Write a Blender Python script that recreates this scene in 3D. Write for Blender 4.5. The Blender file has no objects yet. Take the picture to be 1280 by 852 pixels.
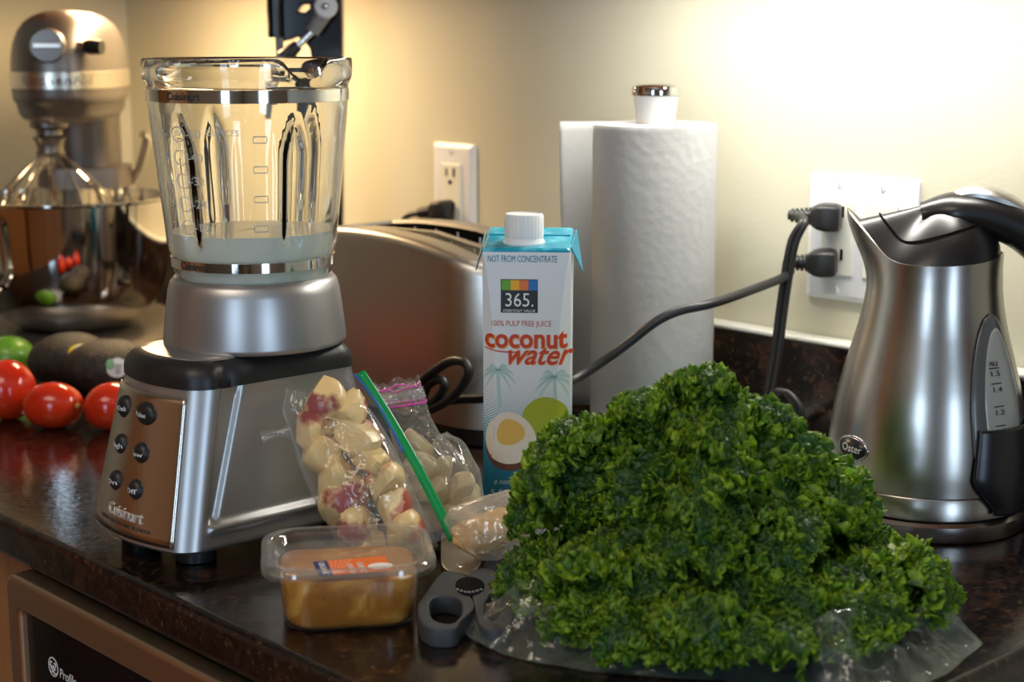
import bpy, bmesh, math, random
import numpy as np
from mathutils import Vector, Matrix, noise
random.seed(7)
rng = np.random.default_rng(11)
PI = math.pi
SC = bpy.context.scene
COL = SC.collection
# World frame: x runs along the back wall, y into the back wall (wall face y=0), counter top at z=0. Metres.
# ---------------------------------------------------------------- camera
FPX, CAMP, YAW, HOR = 2000.0, Vector((0.0, -1.21, 0.37)), math.radians(43), 48.0
TILT = math.atan((426 - HOR) / FPX)
F0 = Vector((-math.cos(YAW), math.sin(YAW), 0)); CR = Vector((math.sin(YAW), math.cos(YAW), 0)); UP = Vector((0, 0, 1))
FW = F0 * math.cos(TILT) - UP * math.sin(TILT); CU = UP * math.cos(TILT) + F0 * math.sin(TILT)
cam = bpy.data.cameras.new('camera'); camo = bpy.data.objects.new('camera', cam); COL.objects.link(camo)
camo.matrix_world = Matrix.Translation(CAMP) @ Matrix((CR, CU, -FW)).transposed().to_4x4()
cam.sensor_width = 36; cam.lens = 36 * FPX / 1280; cam.clip_start = .02
cam.dof.use_dof = True; cam.dof.focus_distance = 1.17; cam.dof.aperture_fstop = 7.0
SC.camera = camo
# ---------------------------------------------------------------- world, exposure
W = bpy.data.worlds.new('world'); SC.world = W; W.use_nodes = True
wn = W.node_tree; wn.nodes['Background'].inputs[0].default_value = (.55, .68, .9, 1); wn.nodes['Background'].inputs[1].default_value = 1.2
vs = SC.view_settings; vs.view_transform = 'Standard'; vs.look = 'None'; vs.exposure = 0.05; vs.gamma = 1.0; vs.use_curve_mapping = False
try:
    SC.cycles.use_denoising = True; SC.cycles.denoiser = 'OPENIMAGEDENOISE'
    SC.cycles.max_bounces = 14; SC.cycles.transmission_bounces = 14; SC.cycles.transparent_max_bounces = 40
    SC.cycles.glossy_bounces = 6; SC.cycles.diffuse_bounces = 4; SC.cycles.sample_clamp_indirect = 4.0
except Exception: pass
# ---------------------------------------------------------------- large lights (windows of the room, added ceiling fill)
def area(name, loc, target, sx, sy, watts, col):
    l = bpy.data.lights.new(name, 'AREA'); l.shape = 'RECTANGLE'; l.size = sx; l.size_y = sy; l.energy = watts; l.color = col
    o = bpy.data.objects.new(name, l); COL.objects.link(o); o.location = loc
    o.rotation_euler = (Vector(target) - Vector(loc)).to_track_quat('-Z', 'Y').to_euler(); return o
area('daylight_back', (.60, -3.17, .35), (.60, 0, .35), .50, 1.5, 20, (.55, .76, 1.0))
area('daylight_right', (2.17, -1.55, .35), (0, -1.55, .35), .50, 1.3, 16, (.55, .76, 1.0))
area('ceiling_fill', (-.6, -1.9, 1.55), (-.6, -1.9, 0), .9, .9, 13, (1.0, .86, .68))  # unseen warm fill lamp, added to lift the general room light
CAB_LAMPS = [((-.84, -.140), 2.2, (1.0, .97, .89), .46), ((-1.70, -.20), 3.7, (1.0, .70, .38), .30)]
# ---------------------------------------------------------------- helpers
def ray(px, py): return FW * FPX + CR * (px - 640) - CU * (py - 426)
def at_z(px, py, z=0.0):
    d = ray(px, py); return CAMP + d * ((z - CAMP.z) / d.z)
def at_y(px, py, y):
    d = ray(px, py); return CAMP + d * ((y - CAMP.y) / d.y)
def at_d(px, py, D):
    d = ray(px, py); return CAMP + d * (D / FPX)

class MB:
    def __init__(s): s.v = []; s.f = []; s.mi = []
    def add(s, vs_, fs, mi=0):
        n = len(s.v); s.v += [tuple(p) for p in vs_]; s.f += [tuple(i + n for i in f) for f in fs]; s.mi += [mi] * len(fs); return s
    def box(s, c, d, mi=0, rz=0):
        x, y, z = (q / 2 for q in d); ca, sa = math.cos(rz), math.sin(rz)
        P = [(a * x, b * y, e * z) for e in (-1, 1) for b in (-1, 1) for a in (-1, 1)]
        P = [(c[0] + p[0] * ca - p[1] * sa, c[1] + p[0] * sa + p[1] * ca, c[2] + p[2]) for p in P]
        return s.add(P, [(0, 2, 3, 1), (4, 5, 7, 6), (0, 1, 5, 4), (2, 6, 7, 3), (0, 4, 6, 2), (1, 3, 7, 5)], mi)
    def loft(s, rings, caps=(True, True), mi=0, wrap=True):
        n = len(rings[0]); V = [p for r in rings for p in r]; Fs = []
        for i in range(len(rings) - 1):
            for j in range(n if wrap else n - 1):
                k = (j + 1) % n; Fs.append((i * n + j, i * n + k, (i + 1) * n + k, (i + 1) * n + j))
        if wrap and caps[0]: Fs.append(tuple(range(n))[::-1])
        if wrap and caps[1]: Fs.append(tuple((len(rings) - 1) * n + j for j in range(n)))
        return s.add(V, Fs, mi)
    def lathe(s, prof, seg=64, c=(0, 0), fn=None, closed=False, mi=0, caps=(True, True)):
        rings = []
        for r, z in prof:
            ring = []
            for j in range(seg):
                a = 2 * PI * j / seg; rr, zz = (r, z) if fn is None else fn(a, r, z)
                ring.append((c[0] + rr * math.cos(a), c[1] + rr * math.sin(a), zz))
            rings.append(ring)
        if closed: rings.append(rings[0]); caps = (False, False)
        return s.loft(rings, caps, mi)
    def tube(s, pts, r, seg=12, closed=False, mi=0, flat=1.0, up=None):
        pts = [Vector(p) for p in pts]; n = len(pts); rings = []; prev = None
        for i, p in enumerate(pts):
            if closed: t = pts[(i + 1) % n] - pts[i - 1]
            else: t = pts[min(i + 1, n - 1)] - pts[max(i - 1, 0)]
            t.normalize()
            if prev is None:
                a = Vector(up) if up else (Vector((0, 0, 1)) if abs(t.z) < .9 else Vector((1, 0, 0)))
            else: a = prev
            b = t.cross(a).normalized(); a = b.cross(t).normalized(); prev = a
            rr = r[i] if hasattr(r, '__len__') else r
            rings.append([p + a * (rr * math.cos(2 * PI * j / seg)) + b * (rr * flat * math.sin(2 * PI * j / seg)) for j in range(seg)])
        if closed: rings.append(rings[0])
        return s.loft(rings, (not closed, not closed), mi)
    def grid(s, nu, nv, fn, wu=False, mi=0):
        V = [fn(i / (nu if wu else nu - 1), j / (nv - 1)) for j in range(nv) for i in range(nu)]; Fs = []
        for j in range(nv - 1):
            for i in range(nu if wu else nu - 1):
                k = (i + 1) % nu; Fs.append((j * nu + i, j * nu + k, (j + 1) * nu + k, (j + 1) * nu + i))
        return s.add(V, Fs, mi)
    def ellipsoid(s, c, r, nu=24, nv=14, fn=None, mi=0):
        V = [];
        for j in range(nv + 1):
            th = PI * j / nv
            for i in range(nu):
                ph = 2 * PI * i / nu; d = Vector((math.sin(th) * math.cos(ph), math.sin(th) * math.sin(ph), math.cos(th)))
                k = fn(d) if fn else 1.0
                V.append((c[0] + r[0] * d.x * k, c[1] + r[1] * d.y * k, c[2] + r[2] * d.z * k))
        Fs = [(j * nu + i, (j + 1) * nu + i, (j + 1) * nu + (i + 1) % nu, j * nu + (i + 1) % nu) for j in range(nv) for i in range(nu)]
        return s.add(V, Fs, mi)
    def build(s, name, mats, parent=None, smooth=True, bevel=0, bseg=3, sub=0, solid=0, angle=40, fix=True, merge=1e-6):
        me = bpy.data.meshes.new(name); me.from_pydata(s.v, [], s.f)
        for m in (mats if isinstance(mats, (list, tuple)) else [mats]): me.materials.append(m)
        me.polygons.foreach_set('material_index', s.mi)
        if fix:
            b = bmesh.new(); b.from_mesh(me)
            bmesh.ops.remove_doubles(b, verts=b.verts, dist=merge); bmesh.ops.recalc_face_normals(b, faces=b.faces); b.to_mesh(me); b.free()
        if smooth:
            me.polygons.foreach_set('use_smooth', [True] * len(me.polygons)); me.set_sharp_from_angle(angle=math.radians(angle))
        me.update()
        o = bpy.data.objects.new(name, me); COL.objects.link(o)
        if parent: o.parent = parent
        if solid:
            m = o.modifiers.new('solid', 'SOLIDIFY'); m.thickness = abs(solid); m.offset = 1 if solid > 0 else -1
        if bevel:
            m = o.modifiers.new('bevel', 'BEVEL'); m.width = bevel; m.segments = bseg; m.limit_method = 'ANGLE'; m.angle_limit = math.radians(35); m.harden_normals = False
        if sub:
            m = o.modifiers.new('sub', 'SUBSURF'); m.levels = sub; m.render_levels = sub
        return o
def tag(o, label=None, cat=None, group=None, kind=None):
    if label: o['label'] = label
    if cat: o['category'] = cat
    if group: o['group'] = group
    if kind: o['kind'] = kind
    return o
def T(name, label, cat, loc=(0, 0, 0), rz=0, group=None):
    o = bpy.data.objects.new(name, None); COL.objects.link(o); o.location = loc; o.rotation_euler = (0, 0, rz); o.empty_display_size = .02
    return tag(o, label, cat, group)
def struct(o): o['kind'] = 'structure'; return o
def rrect(hx, hy, r, z, n=8, cx=0, cy=0):
    P = []
    for (sx, sy, a0) in ((1, 1, 0), (-1, 1, 90), (-1, -1, 180), (1, -1, 270)):
        for k in range(n + 1):
            a = math.radians(a0 + 90 * k / n); P.append((cx + sx * (hx - r) + r * math.cos(a), cy + sy * (hy - r) + r * math.sin(a), z))
    return P
def sm(a, b, x):
    t = min(1, max(0, (x - a) / (b - a))); return t * t * (3 - 2 * t)
def spline(P, n=8, closed=False):
    P = [Vector(p) for p in P]; N = len(P); out = []
    for i in range(N if closed else N - 1):
        if closed: p0, p1, p2, p3 = P[i - 1], P[i], P[(i + 1) % N], P[(i + 2) % N]
        else: p0, p1, p2, p3 = P[max(i - 1, 0)], P[i], P[i + 1], P[min(i + 2, N - 1)]
        for k in range(n):
            t = k / n; out.append(.5 * (2 * p1 + (p2 - p0) * t + (2 * p0 - 5 * p1 + 4 * p2 - p3) * t * t + (3 * p1 - p0 - 3 * p2 + p3) * t ** 3))
    if not closed: out.append(P[-1])
    return out
def curve_mesh(cu):
    o = bpy.data.objects.new('tmp', cu); COL.objects.link(o)
    dg = bpy.context.evaluated_depsgraph_get(); me = bpy.data.meshes.new_from_object(o.evaluated_get(dg))
    bpy.data.objects.remove(o); bpy.data.curves.remove(cu); return me
def place_mesh(me, name, mat_, parent, mapf=None, smooth=False):
    me.name = name; me.materials.clear(); me.materials.append(mat_)
    for p in me.polygons: p.material_index = 0
    if mapf:
        for v in me.vertices: v.co = mapf(v.co.x, v.co.y, v.co.z)
    if smooth: me.polygons.foreach_set('use_smooth', [True] * len(me.polygons)); me.set_sharp_from_angle(angle=math.radians(35))
    me.update(); o = bpy.data.objects.new(name, me); COL.objects.link(o)
    if parent: o.parent = parent
    return o
def shape2d(loops, depth, bevel=0, res=2):
    cu = bpy.data.curves.new('s', 'CURVE'); cu.dimensions = '2D'; cu.fill_mode = 'BOTH'; cu.extrude = depth; cu.bevel_depth = bevel; cu.bevel_resolution = res
    for L in loops:
        sp = cu.splines.new('POLY'); sp.points.add(len(L) - 1); sp.use_cyclic_u = True
        for q, p in zip(sp.points, L): q.co = (p[0], p[1], 0, 1)
    return curve_mesh(cu)
def txt(body, size, name, mat_, parent, mapf, shear=0, off=0, ext=.0001, sx=1.0, sp=1.0, align='CENTER', rot=0, fit=None, cutx=0):
    cu = bpy.data.curves.new('t', 'FONT'); cu.body = body; cu.size = size; cu.align_x = align; cu.align_y = 'CENTER'; cu.shear = shear; cu.offset = off * size
    cu.extrude = ext; cu.space_character = sp; cu.resolution_u = 3
    me = curve_mesh(cu)
    b = bmesh.new(); b.from_mesh(me); bmesh.ops.remove_doubles(b, verts=b.verts, dist=1e-7); b.to_mesh(me); b.free()
    if fit:
        xs = [v.co.x for v in me.vertices]; w = max(xs) - min(xs); sx = fit / w
    if cutx:
        x0, x1 = min(v.co.x for v in me.vertices), max(v.co.x for v in me.vertices); b = bmesh.new(); b.from_mesh(me)
        for k in range(1, cutx): bmesh.ops.bisect_plane(b, geom=b.verts[:] + b.edges[:] + b.faces[:], plane_co=(x0 + (x1 - x0) * k / cutx, 0, 0), plane_no=(1, 0, 0), dist=1e-7)
        b.to_mesh(me); b.free()
    ca, sa = math.cos(rot), math.sin(rot)
    def mf(x, y, z):
        x *= sx; return mapf(x * ca - y * sa, x * sa + y * ca, z)
    return place_mesh(me, name, mat_, parent, mf)
# ---------------------------------------------------------------- materials
def mat(name, col=(.5, .5, .5), rough=.5, metal=0, spec=.5, **k):
    m = bpy.data.materials.new(name); m.use_nodes = True; b = m.node_tree.nodes['Principled BSDF']
    b.inputs['Base Color'].default_value = (*col, 1); b.inputs['Roughness'].default_value = rough; b.inputs['Metallic'].default_value = metal
    b.inputs['Specular IOR Level'].default_value = spec
    for a, v in k.items():
        n = a.replace('_', ' ').title().replace('Ior', 'IOR')
        b.inputs[n].default_value = v
    return m
def nd(m, t, **k):
    n = m.node_tree.nodes.new(t)
    for a, v in k.items():
        if hasattr(n, a): setattr(n, a, v)
        else: n.inputs[a.replace('_', ' ')].default_value = v
    return n
def lk(m, a, b): m.node_tree.links.new(a, b)
def bsdf(m): return m.node_tree.nodes['Principled BSDF']
def coord(m, kind='Object', scale=(1, 1, 1), rot=(0, 0, 0)):
    tc = nd(m, 'ShaderNodeTexCoord'); mp = nd(m, 'ShaderNodeMapping'); mp.inputs['Scale'].default_value = scale; mp.inputs['Rotation'].default_value = rot
    lk(m, tc.outputs[kind], mp.inputs['Vector']); return mp.outputs['Vector']
def noise_t(m, vec, scale, detail=4, rough=.55, dist=0):
    n = nd(m, 'ShaderNodeTexNoise'); n.inputs['Scale'].default_value = scale; n.inputs['Detail'].default_value = detail
    n.inputs['Roughness'].default_value = rough; n.inputs['Distortion'].default_value = dist; lk(m, vec, n.inputs['Vector']); return n.outputs['Fac']
def ramp(m, fac, stops):
    r = nd(m, 'ShaderNodeValToRGB'); e = r.color_ramp.elements
    while len(e) < len(stops): e.new(.5)
    for q, (p, c) in zip(e, stops): q.position = p; q.color = (*c, 1) if len(c) == 3 else c
    lk(m, fac, r.inputs['Fac']); return r.outputs['Color']
def bump(m, fac, strength=.2, dist=.001):
    b = nd(m, 'ShaderNodeBump'); b.inputs['Strength'].default_value = strength; b.inputs['Distance'].default_value = dist
    lk(m, fac, b.inputs['Height']); lk(m, b.outputs['Normal'], bsdf(m).inputs['Normal']); return b
def mmath(m, op, a, b=None, c=None):
    n = nd(m, 'ShaderNodeMath', operation=op)
    for i, q in enumerate((a, b, c)):
        if q is None: continue
        if isinstance(q, (int, float)): n.inputs[i].default_value = q
        else: lk(m, q, n.inputs[i])
    return n.outputs[0]
def mixc(m, fac, a, b):
    n = nd(m, 'ShaderNodeMix', data_type='RGBA')
    for s, q in ((n.inputs[0], fac), (n.inputs[6], a), (n.inputs[7], b)):
        if isinstance(q, (int, float)): s.default_value = q
        elif isinstance(q, tuple): s.default_value = (*q, 1)
        else: lk(m, q, s)
    return n.outputs[2]
def brushed(name, col, rough=.3, scale=(4, 4, 900), amt=.018, bs=.006):
    m = mat(name, col, rough, 1.0); v = coord(m, 'Object', scale); n = noise_t(m, v, 1.0, 3)
    lk(m, mmath(m, 'MULTIPLY_ADD', n, amt * 2, rough - amt), bsdf(m).inputs['Roughness']); bump(m, n, bs, .0003); return m
def film(name, tint=(1, 1, 1), haze=.06, edge=.5, rough=.12, hazecol=(.9, .93, .9), pw=4.0, gloss=.06, wr=.35):
    """thin clear plastic: transparent body, Fresnel-like gloss, a little milky haze"""
    m = bpy.data.materials.new(name); m.use_nodes = True; nt = m.node_tree; nt.nodes.clear()
    out = nd(m, 'ShaderNodeOutputMaterial'); tr = nd(m, 'ShaderNodeBsdfTransparent'); tr.inputs[0].default_value = (*tint, 1)
    gl = nd(m, 'ShaderNodeBsdfGlossy'); gl.inputs['Roughness'].default_value = rough
    df = nd(m, 'ShaderNodeBsdfDiffuse'); df.inputs[0].default_value = (*hazecol, 1)
    tl = nd(m, 'ShaderNodeBsdfTranslucent'); tl.inputs[0].default_value = (*hazecol, 1)
    a = nd(m, 'ShaderNodeAddShader'); h2 = nd(m, 'ShaderNodeMixShader'); h2.inputs[0].default_value = .4
    lk(m, df.outputs[0], h2.inputs[1]); lk(m, tl.outputs[0], h2.inputs[2])
    mx = nd(m, 'ShaderNodeMixShader'); lk(m, tr.outputs[0], mx.inputs[1]); lk(m, h2.outputs[0], mx.inputs[2])
    lw = nd(m, 'ShaderNodeLayerWeight'); lw.inputs[0].default_value = .5
    v = coord(m, 'Object'); n = noise_t(m, v, 90, 3)
    hz = mmath(m, 'MULTIPLY_ADD', n, haze, haze * .5); hz = mmath(m, 'ADD', hz, mmath(m, 'MULTIPLY', mmath(m, 'POWER', lw.outputs['Facing'], pw), edge * .6))
    lk(m, hz, mx.inputs[0])
    m2 = nd(m, 'ShaderNodeMixShader'); lk(m, mx.outputs[0], m2.inputs[1]); lk(m, gl.outputs[0], m2.inputs[2])
    lf = nd(m, 'ShaderNodeLayerWeight'); lf.inputs[0].default_value = .5
    bp = nd(m, 'ShaderNodeBump'); bp.inputs['Strength'].default_value = wr; bp.inputs['Distance'].default_value = .002; lk(m, noise_t(m, v, 140, 3), bp.inputs['Height']); lk(m, bp.outputs[0], gl.inputs['Normal'])
    lk(m, mmath(m, 'MULTIPLY_ADD', mmath(m, 'POWER', lf.outputs['Facing'], 3.0), .45, gloss), m2.inputs[0]); lk(m, m2.outputs[0], out.inputs[0])
    return m

def granite():
    m = mat('granite', rough=.1, spec=.6); v = coord(m, 'Object')
    n1 = noise_t(m, v, 38, 6, .7, .6); n2 = noise_t(m, v, 170, 5, .75, .4); n3 = noise_t(m, v, 420, 3, .65)
    c = ramp(m, n1, [(.40, (.004, .004, .004)), (.53, (.012, .008, .007)), (.62, (.085, .034, .016)), (.74, (.03, .014, .010))])
    c2 = ramp(m, n2, [(.45, (.003, .003, .004)), (.58, (.022, .012, .008)), (.70, (.20, .10, .05))])
    c = mixc(m, .6, c, c2); sp = ramp(m, n3, [(.66, (0, 0, 0)), (.74, (1, 1, 1))])
    lk(m, mixc(m, mmath(m, 'MULTIPLY', sp, .5), c, (.26, .19, .13)), bsdf(m).inputs['Base Color'])
    lk(m, mmath(m, 'MULTIPLY_ADD', n2, .16, .01), bsdf(m).inputs['Roughness']); bump(m, n2, .22, .0006); return m
def paint(name, col, bs=.25, sc=260):
    m = mat(name, col, .6, 0, .3); v = coord(m, 'Object'); n = noise_t(m, v, sc, 3); bump(m, n, bs, .0012)
    n2 = noise_t(m, v, 3, 2); lk(m, mixc(m, n2, tuple(q * .95 for q in col), tuple(min(1, q * 1.04) for q in col)), bsdf(m).inputs['Base Color']); return m
def wood(name, c1, c2, scale=(6, 6, 60)):
    m = mat(name, c1, .35); v = coord(m, 'Object', (40, 40, 3)); n = noise_t(m, v, 1.2, 5, .6, 1.2)
    lk(m, mixc(m, ramp(m, n, [(.3, (0, 0, 0)), (.7, (1, 1, 1))]), c1, c2), bsdf(m).inputs['Base Color']); bump(m, n, .08, .0006); return m
M = dict(
    granite=granite(), wall=paint('cream_wall_paint', (.58, .555, .43)), ceil=paint('white_ceiling_paint', (.8, .78, .72)),
    ovensteel=brushed('oven_steel_reflection_tint', (.60, .46, .33), .36, (900, 6, 6)), floor=wood('oak_floor', (.40, .20, .085), (.50, .27, .12)), wood=wood('cherry_wood', (.46, .21, .075), (.34, .14, .05)),  # oven steel: brown reflection of the wood is tinted into its colour
    caulk=mat('white_caulk', (.78, .78, .70), .35), plate=mat('white_plate', (.80, .81, .84), .25), ivory=mat('ivory_insert', (.76, .75, .66), .3),
    black=mat('black_plastic', (.010, .010, .011), .30), rubber=mat('black_rubber', (.014, .014, .015), .42), blackg=mat('gloss_black', (.008, .008, .01), .12),
    dark=mat('dark_slot', (.006, .006, .006), .9, 0, .1), chrome=mat('chrome', (.82, .82, .82), .07, 1), steel=brushed('brushed_steel', (.60, .575, .53), .36, (900, 6, 6)),
    steelv=brushed('brushed_steel_vertical', (.45, .42, .38), .27, (4, 4, 700), .008, .0003), steelh=brushed('brushed_steel_panel', (.62, .57, .50), .25, (5, 5, 900)),
    silver=mat('silver_paint', (.46, .455, .45), .36, .85), silverd=mat('grey_metallic_paint', (.23, .21, .195), .38, .85), band=mat('trim_band', (.72, .68, .60), .3, 1),
    mirror=mat('polished_steel', (.74, .72, .68), .06, 1), white=mat('white_plastic', (.82, .82, .80), .35), grey=mat('grey_plastic', (.060, .063, .067), .5, 0, .35),
    greym=mat('grey_arm', (.25, .25, .24), .45), print_w=mat('white_print', (.8, .8, .8), .5), print_k=mat('dark_print', (.03, .025, .02), .5),
    glass=mat('clear_glass', (.975, .998, .985), .0, transmission_weight=1.0, ior=1.5), glassb=mat('black_glass', (.006, .006, .008), .05),
)
# ---------------------------------------------------------------- room shell
XL, XR, YB, ZF, ZC = -2.12, 2.2, -3.2, -.92, 1.6
def slab(name, c, d, m): return struct(MB().box(c, d).build(name, m, smooth=False))
slab('floor', ((XL + XR) / 2, YB / 2, ZF - .05), (XR - XL + .4, -YB + .4, .1), M['floor'])
slab('ceiling', ((XL + XR) / 2, YB / 2, ZC + .05), (XR - XL + .4, -YB + .4, .1), M['ceil'])
slab('wall_back', ((XL + XR) / 2, .06, (ZF + ZC) / 2), (XR - XL, .12, ZC - ZF), M['wall'])
slab('wall_left', (XL - .06, YB / 2, (ZF + ZC) / 2), (.12, -YB, ZC - ZF), M['wall'])
M['wall_dim'] = paint('darkened_unseen_wall', (.26, .20, .145))  # unseen walls coloured dark to dim the fill and the steel reflections
def wall_with_hole(name, axis, pos, a0, a1, h0, h1, z0, z1):
    b = MB(); t = .12
    def q(u0, u1, w0, w1):
        c, d = (u0 + u1) / 2, u1 - u0
        if axis == 'y': b.box((c, pos, (w0 + w1) / 2), (d, t, w1 - w0))
        else: b.box((pos, c, (w0 + w1) / 2), (t, d, w1 - w0))
    q(a0, h0, ZF, ZC); q(h1, a1, ZF, ZC); q(h0, h1, ZF, z0); q(h0, h1, z1, ZC)
    struct(b.build(name, M['wall_dim'], smooth=False))
wall_with_hole('wall_front', 'y', YB - .06, XL, XR, .3, .9, -.45, 1.15)
wall_with_hole('wall_right', 'x', XR + .06, YB, 0, -1.92, -1.18, -.35, 1.05)
def window(n, axis, pos, h0, h1, z0, z1):
    b = MB(); w = .04; c = (h0 + h1) / 2; zc = (z0 + z1) / 2
    def q(uc, zc_, du, dz):
        if axis == 'y': b.box((uc, pos, zc_), (du, .06, dz))
        else: b.box((pos, uc, zc_), (.06, du, dz))
    q(h0 + w / 2, zc, w, z1 - z0); q(h1 - w / 2, zc, w, z1 - z0); q(c, z0 + w / 2, h1 - h0, w); q(c, z1 - w / 2, h1 - h0, w); q(c, zc, h1 - h0, .03)
    o = struct(b.build('window_%d' % n, M['white'], smooth=False))
    p = MB(); g = (h1 - h0 - 2 * w); gz = (z1 - z0 - 2 * w)
    pane = MB().box((c, pos - .02, zc) if axis == 'y' else (pos + .02, c, zc), (g, .004, gz) if axis == 'y' else (.004, g, gz)).build('pane', FILM_PANE, o, smooth=False)
FILM_PANE = film('window_pane', haze=.0, edge=0.0, rough=.0)
window(1, 'y', YB - .04, .3, .9, -.45, 1.15); window(2, 'x', XR + .04, -1.92, -1.18, -.35, 1.05)
# ---------------------------------------------------------------- worktop, splashback, cabinets, oven
CXR, CYF = -.466, -.68
ct = T('countertop', 'polished dark brown granite countertop along the wall', 'countertop', ((XL + CXR) / 2, CYF / 2, -.016))
b = MB().box((0, 0, 0), (CXR - XL - .002, -CYF - .002, .032)); b.build('slab', M['granite'], ct, bevel=.006, bseg=4)
bs = T('backsplash', 'low dark granite splashback strip standing along the cream wall', 'backsplash', ((XL + CXR) / 2, -.011, .0))
MB().box((0, 0, .047), (CXR - XL - .004, .020, .094)).build('strip', M['granite'], bs, bevel=.0015)
tr = struct(MB().box(((XL + CXR) / 2, -.0115, .0965), (CXR - XL - .004, .021, .005)).build('trim_1', M['caulk'], bevel=.002))
uc = T('upper_cabinet', 'cherry wood wall cabinet hanging above the granite counter', 'cabinet', (-.55, -.165, .47))
MB().box((0, .0, .40), (3.0, .328, .80)).build('body', M['wood'], uc, smooth=False, bevel=.002)
for i in range(6):
    d = MB().box((-1.25 + .5 * i, -.175, .40), (.49, .02, .79)).build('door', M['wood'], uc, bevel=.004)
    MB().lathe([(0, 0), (.006, 0), (.005, .012), (.012, .018), (.012, .026), (0, .03)], 16).build('knob', M['chrome'], d)
    d.children[0].rotation_euler = (PI / 2, 0, 0); d.children[0].location = (-1.25 + .5 * i + (.2 if i % 2 == 0 else -.2), -.185, .08)
for (x, y), w, c, ln in CAB_LAMPS:
    u = T('cabinet_lamp', 'small round lamp under the wall cabinet at x %d' % round(x * 100), 'lamp', (x, y, .47))
    u['label'] = {-.84: 'slim white under-cabinet lamp above the paper towel'}.get(x, 'slim warm under-cabinet lamp above the stand mixer')
    MB().box((0, 0, -.006), (ln + .03, .06, .012)).build('housing', M['white'], u, bevel=.002)
    e = mat('lamp_diffuser', (1, 1, 1)); bsdf(e).inputs['Emission Color'].default_value = (*c, 1); bsdf(e).inputs['Emission Strength'].default_value = 5 * w
    MB().box((0, 0, -.013), (ln, .045, .004)).build('diffuser', e, u)
    l = bpy.data.lights.new('lamp', 'AREA'); l.shape = 'RECTANGLE'; l.size = ln; l.size_y = .05; l.energy = w; l.color = c
    lo = bpy.data.objects.new('lamp', l); COL.objects.link(lo); lo.parent = u; lo.location = (0, 0, -.016)
il = T('unseen_island', 'unseen cherry wood island added behind the viewer for brown reflections', 'island', (-.42, -2.35, ZF))  # out of view, added so oven and blender panel reflect brown wood
MB().box((0, 0, .44), (1.7, .75, .88)).build('body', M['wood'], il, smooth=False, bevel=.004)
MB().box((0, 0, .895), (1.8, .85, .03)).build('top', M['granite'], il, bevel=.006)
for i in range(3): MB().box((-.56 + .56 * i, .385, .44), (.53, .02, .82)).build('door', M['wood'], il, bevel=.004)
pn = T('pantry_cupboard', 'tall cherry wood pantry cupboard along the left wall', 'cupboard', (XL + .29, -2.0, ZF))
MB().box((0, 0, 1.1), (.56, 1.6, 2.2)).build('body', M['wood'], pn, smooth=False, bevel=.004)
for i in range(3): MB().box((.29, -.53 + .53 * i, 1.1), (.02, .51, 2.14)).build('door', M['wood'], pn, bevel=.004)
bc = T('base_cabinet', 'cherry wood base cabinet under the granite counter', 'cabinet', ((XL + CXR) / 2, -.33, ZF))
bx0 = (XL + CXR) / 2
for x0, x1, y0, y1, z0, z1 in ((XL + .02, -1.165, -.29, .29, 0, .886), (-.545, CXR - .012, -.29, .29, 0, .886), (-1.165, -.545, -.29, .29, 0, .07), (-1.165, -.545, .275, .29, .07, .886)): MB().box(((x0 + x1) / 2 - bx0, (y0 + y1) / 2, (z0 + z1) / 2), (x1 - x0, y1 - y0, z1 - z0)).build('panel', M['wood'], bc, smooth=False)
MB().box((-1.162 - .2 - bx0, -.301, .443), (.39, .02, .84)).build('door', M['wood'], bc, bevel=.003)
# oven: front face at y=-.685, top-left corner of its frame at x=-1.158
YO = -.690; q0 = at_y(5, 712, YO); OX0, OZ1 = q0.x, min(q0.z, -.035); OW, OH = .585, .80
ov = T('built_in_oven', 'stainless built-in oven with black glass under the counter edge', 'oven', (OX0 + OW / 2, YO, OZ1))
def ring2(x0, x1, z0, z1, r, n=6): return [(p[0], p[1]) for p in rrect((x1 - x0) / 2, (z1 - z0) / 2, r, 0, n, (x0 + x1) / 2, (z0 + z1) / 2)]
me = shape2d([ring2(-OW / 2 + .004, OW / 2 - .004, -OH, -.004, .008), ring2(-OW / 2 + .016, OW / 2 - .016, -OH + .06, -.022, .010)], .012, .004, 3)
place_mesh(me, 'frame', M['ovensteel'], ov, lambda x, y, z: Vector((x, .016 + z, y)), True)
MB().box((0, .013, -OH / 2), (OW - .02, .012, OH - .03)).build('glass_panel', M['glassb'], ov, smooth=False, bevel=.001)
MB().box((0, .30, -OH / 2), (OW - .02, .50, OH - .02)).build('body', M['dark'], ov, smooth=False)
lp = at_y(67, 833, YO + .007) - ov.location
em = place_mesh(shape2d([[(.0078 * math.cos(a * PI / 16), .0078 * math.sin(a * PI / 16)) for a in range(32)], [(.0067 * math.cos(a * PI / 16), .0067 * math.sin(a * PI / 16)) for a in range(32)]], .0001), 'emblem_ring', M['print_w'], ov,
    lambda x, y, z: Vector((lp.x + x,   .0067 + z, lp.z + y)))
def curl(cx, cz, s=1):
    pts = [(cx + s * (.0009 + .0019 * t) * math.cos(5.2 * t + .6),   .0065, cz + (.0009 + .0022 * t) * math.sin(5.2 * t + .6)) for t in [k / 14 for k in range(15)]]
    return pts
b = MB()
for (cx, cz, s) in ((-.0026, .0024, 1), (.0026, .0024, -1), (-.0026, -.0024, -1), (.0026, -.0024, 1)): b.tube([(lp.x + p[0], p[1], lp.z + p[2]) for p in curl(cx, cz, s)], .00045, 6)
b.build('emblem_script', M['print_w'], ov)
txt('Profile', .0110, 'lettering', M['print_w'], ov, lambda x, y, z: Vector((lp.x + .0225 + x,   .0067 + z, lp.z - .002 + y)), shear=.12, fit=.025)
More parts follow.
